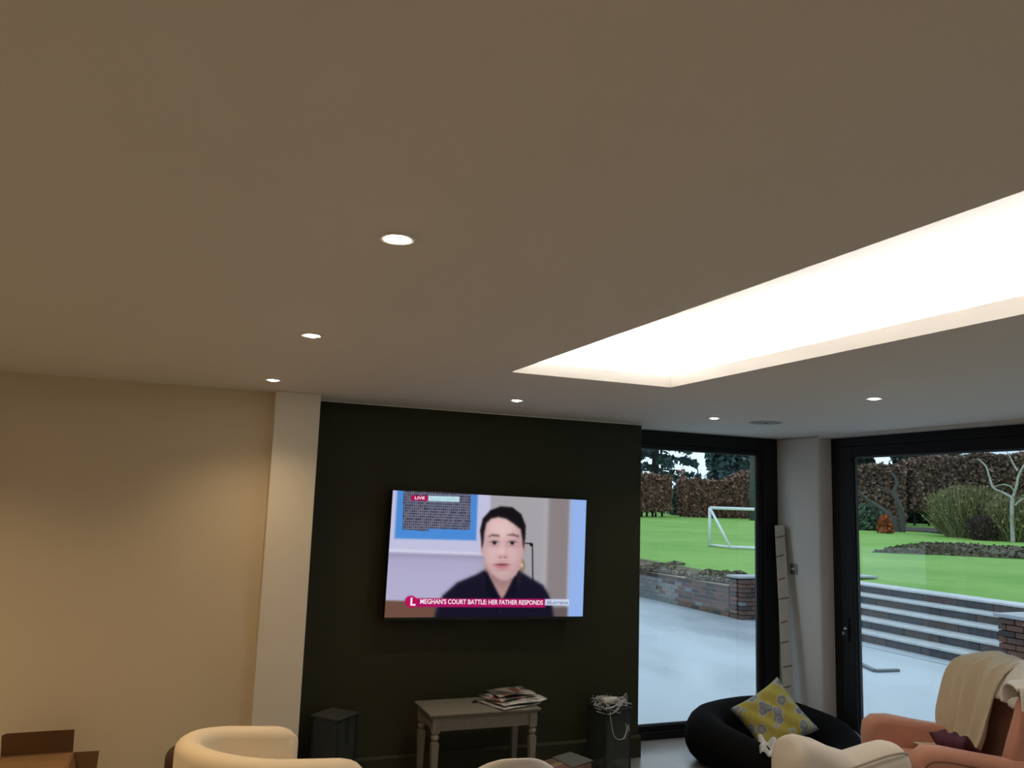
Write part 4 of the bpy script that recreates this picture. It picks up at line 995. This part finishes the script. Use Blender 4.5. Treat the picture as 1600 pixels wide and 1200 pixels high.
tree_conifer('dense blue-grey conifer behind the rising hedge top', 1152, 64, 800, 600, 56, 20000, M_spruce, .35, 0, .0, 18)
tree_conifer('dense dark conifer beyond the goal, half hidden by the corner wall', 1240, 76, 800, 610, 40, 12000, M_spruce, .35, 0, .0, 18)
tree_conifer('small distant conifer seen past the pine trunk', 1066, 80, 800, 757, 20, 2500, M_pine, .25, .3, .0, 10)
tree_conifer('dark evergreen tree rising behind the raised hedge', 1445, 56, 800, 640, 62, 15000, M_dkg, .3, 0, .02, 16)
tree_conifer('dark evergreen tree whose side shows at the door frame', 1330, 60, 800, 650, 42, 12000, M_dkg, .3, 0, .35, 14)
# tall bare trunk beyond the goal
b0 = atd(1179, 806, 48.); gz = lawn_z(b0.x, b0.y)
bt = thing('tree_trunk', 'straight grey-green tree trunk rising at the end of the rising hedge', 'tree', (b0.x, b0.y, gz))
obj('trunk', tube(bmesh.new(), [(0, 0, -.2), (-.03, 0, 2), (.02, 0, 4.5), (0, .1, 9)], [.27, .23, .22, .16], 12), mat('mossy_bark', (.085, .10, .085), .9, noise=.4, nscale=6, bump=1, bscale=20), bt, smooth=True)
obj('branch', tube(bmesh.new(), catmull([(0, 0, 6), (.8, .2, 7.2), (1.6, .3, 7.8)], 4), [.09]*3+[.07]*3+[.04]*3, 6), M_bark, bt, smooth=True)
# evergreen bush in the path gap
def bush(label, px, py, dist, w, h, m, n, size=.12, upright=0., group=None, name='shrub', stemm=None):
    b = atd(px, py, dist); b.z = lawn_z(b.x, b.y); t = thing(name, label, 'shrub', (b.x, b.y, b.z), 0, group)
    PP = []
    for _ in range(n):
        a = random.uniform(0, 2*PI); u = random.random()**.4; ph = math.acos(random.uniform(0, 1)); PP.append((w*u*math.sin(ph)*math.cos(a), w*u*math.sin(ph)*math.sin(a), h*u*math.cos(ph)+.05))
    V_, F_ = leaves(PP, size, aspect=1+2*upright); npobj('foliage', V_, F_, m, t, 'stuff')
    bm = bmesh.new(); 
    for k in range(9):
        a = random.uniform(0, 2*PI); tube(bm, [(.1*math.cos(a), .1*math.sin(a), -.05), (w*.6*math.cos(a), w*.6*math.sin(a), h*.75)], [.04, .01], 5)
    obj('stems', bm, stemm or M_dbark, t); return t
bush('dark green bush filling the gap between two clipped hedges', 1061, 808, 53, .62, 1.9, M_pine, 3500, .16)
bush('pale evergreen bush beside the orange-leaved shrub', 1356, 822, 41, 1.0, 1.15, mat('grey_green_leaves', (.12, .17, .10), .8, col2=(.04, .07, .04), island=1), 2600, .14)
bush('small shrub with bright orange leaves under the hedge', 1383, 823, 38, .30, .70, mat('orange_leaves', (.55, .16, .045), .8, col2=(.28, .06, .02), island=1), 900, .13)
# stemmy yellow-green shrubs
M_ygst = mat('yellow_green_stems', (.34, .31, .14), .8, col2=(.12, .115, .055), island=1)
M_rbst = mat('red_brown_stems', (.10, .06, .045), .8, col2=(.05, .035, .03), island=1)
def stems(label, px, py, dist, w, h, m, n):
    b = atd(px, py, dist); b.z = lawn_z(b.x, b.y); t = thing('shrub', label, 'shrub', (b.x, b.y, b.z), 0, 'stemmy shrubs by the far hedge')
    n_ = n; a = rng.uniform(0, 2*PI, n_); r0 = rng.uniform(0, .55, n_)*w; r1 = r0*1.0+rng.uniform(.1, .5, n_)*w; hh = h*rng.uniform(.45, 1., n_)*(1-.35*(r1/w/1.05)**2)
    b0_ = np.stack([r0*np.cos(a), r0*np.sin(a), np.full(n_, -.02)], 1); b1_ = np.stack([r1*np.cos(a+rng.normal(0, .3, n_)), r1*np.sin(a+rng.normal(0, .3, n_)), hh], 1)
    side = rng.normal(size=(n_, 3)); side[:, 2] = 0; side /= np.linalg.norm(side, axis=1, keepdims=True)
    V_ = np.stack([b0_-side*.022, b0_+side*.022, b1_+side*.010, b1_-side*.010], 1).reshape(-1, 3)
    npobj('stem_mass', V_, np.arange(4*n_).reshape(-1, 4), m, t, 'stuff')
    PP = b0_+(b1_-b0_)*rng.uniform(.4, 1, (n_, 1))+rng.normal(0, .06, (n_, 3)); V_, F_ = leaves(PP, .10); npobj('foliage', V_, F_, m, t, 'stuff'); return t
stems('wide yellow-green stemmy shrub at the foot of the far hedge', 1515, 833, 37.5, 1.5, 2.15, M_ygst, 4200)
stems('yellow-green stemmy shrub between the hedge gap and the wide shrub', 1488, 829, 40.5, .85, 1.6, M_ygst, 1800)
stems('yellow-green shrub growing around the white-barked tree', 1588, 838, 36, 1.1, 1.7, M_ygst, 2600)
stems('red-brown twiggy shrub in front of the wide yellow-green shrub', 1536, 838, 35.5, .55, .95, M_rbst, 1300)
# small bare trees
def baretree(label, px, py, dist, branches, m, name='bare_tree'):
    """branches: lists of (px, py, depth offset, radius)"""
    b = atd(px, py, dist); b.z = lawn_z(b.x, b.y); t = thing(name, label, 'tree', (b.x, b.y, b.z), 0, 'small bare trees')
    for br in branches:
        pts = []
        for k, (x, y, dd, r) in enumerate(br):
            p = atd(x, y, dist+dd); pts.append((p-b))
        if br[0][1] >= py-1: pts[0].z = -.1
        c = catmull(pts, 5); rs = np.interp(np.linspace(0, len(br)-1, len(c)), range(len(br)), [q[3] for q in br]).tolist()
        obj('trunk' if br is branches[0] else 'branch', tube(bmesh.new(), c, rs, 7), m, t, smooth=True)
M_birch = mat('pale_bark', (.52, .50, .45), .8, noise=.3, nscale=8)
baretree('small bare tree with pale grey bark among yellow-green shrubs', 1581, 833, 35, [
    [(1582, 834, 0, 0.081), (1581, 800, 0, 0.071), (1582, 778, 0, 0.062)],
    [(1582, 778, 0, 0.053), (1568, 770, .1, 0.043), (1552, 762, .1, 0.040), (1546, 745, .2, 0.037), (1540, 728, .2, 0.031), (1527, 716, .3, 0.019)],
    [(1582, 778, 0, 0.053), (1588, 760, -.1, 0.046), (1592, 742, -.1, 0.043), (1603, 722, -.2, 0.031), (1612, 706, -.2, 0.025)],
    [(1585, 768, 0, 0.031), (1578, 760, -.2, 0.028), (1566, 757, -.3, 0.019), (1552, 762, -.4, 0.012)],
    [(1590, 736, -.1, 0.031), (1584, 726, 0, 0.028), (1577, 712, .1, 0.022), (1570, 702, .2, 0.012)],
    [(1586, 790, 0, 0.031), (1594, 782, .1, 0.028), (1606, 776, .2, 0.019)]], M_birch)
baretree('small bare tree with crooked dark grey trunks by the door frame', 1402, 823, 40, [
    [(1410, 823, 0, .13), (1408, 800, 0, .12), (1403, 785, 0, .11), (1398, 768, .1, .09), (1402, 755, .1, .07), (1394, 738, .1, .04)],
    [(1404, 823, 0, .13), (1394, 812, 0, .12), (1384, 800, 0, .10), (1370, 790, .1, .08), (1352, 778, .2, .06), (1340, 766, .2, .04)],
    [(1400, 775, .1, .05), (1388, 766, .2, .04), (1372, 760, .3, .025)]], M_bark)
b0 = atd(1451, 822, 46); b0.z = lawn_z(b0.x, b0.y)
# dark mulch border at the hedge foot
P = [onlawn(x, y) for x, y in ((1338, 827), (1400, 829), (1450, 832), (1500, 838), (1560, 842), (1640, 846), (1660, 838), (1600, 833), (1520, 829), (1450, 825.5), (1400, 823.5), (1338, 822))]
bm = bmesh.new(); prism(bm, [(p.x, p.y, p.z-.02) for p in P], (0, 0, .06)); tag(obj('mulch_border', bm, mat('dark_mulch', (.06, .048, .038), .95, noise=.4, nscale=4)), 'dark mulch border along the foot of the far hedge', 'border', kind='structure')
# pale roof beyond the hedge
rp = atd(1575, 716, 75); rb = thing('outbuilding', 'low outbuilding with pale roof just showing above the far hedge', 'building', (rp.x, rp.y, lawn_z(rp.x, rp.y)), math.atan2(rp.y, rp.x)-PI/2)
zr_ = atd(1575, 709, 75).z-rb.location.z
obj('walls', B(-4.5, 6, 0, 5, 0, zr_-.1), mat('grey_render', (.28, .28, .29), .8), rb)
bm = bmesh.new(); prism(bm, [(-4.9, -.4, zr_-.1), (-4.9, 5.4, zr_-.1), (-3.2, 2.5, zr_+.9)], (11.3, 0, 0)); obj('roof', bm, mat('pale_roof_sheet', (.62, .66, .70), .4), rb)
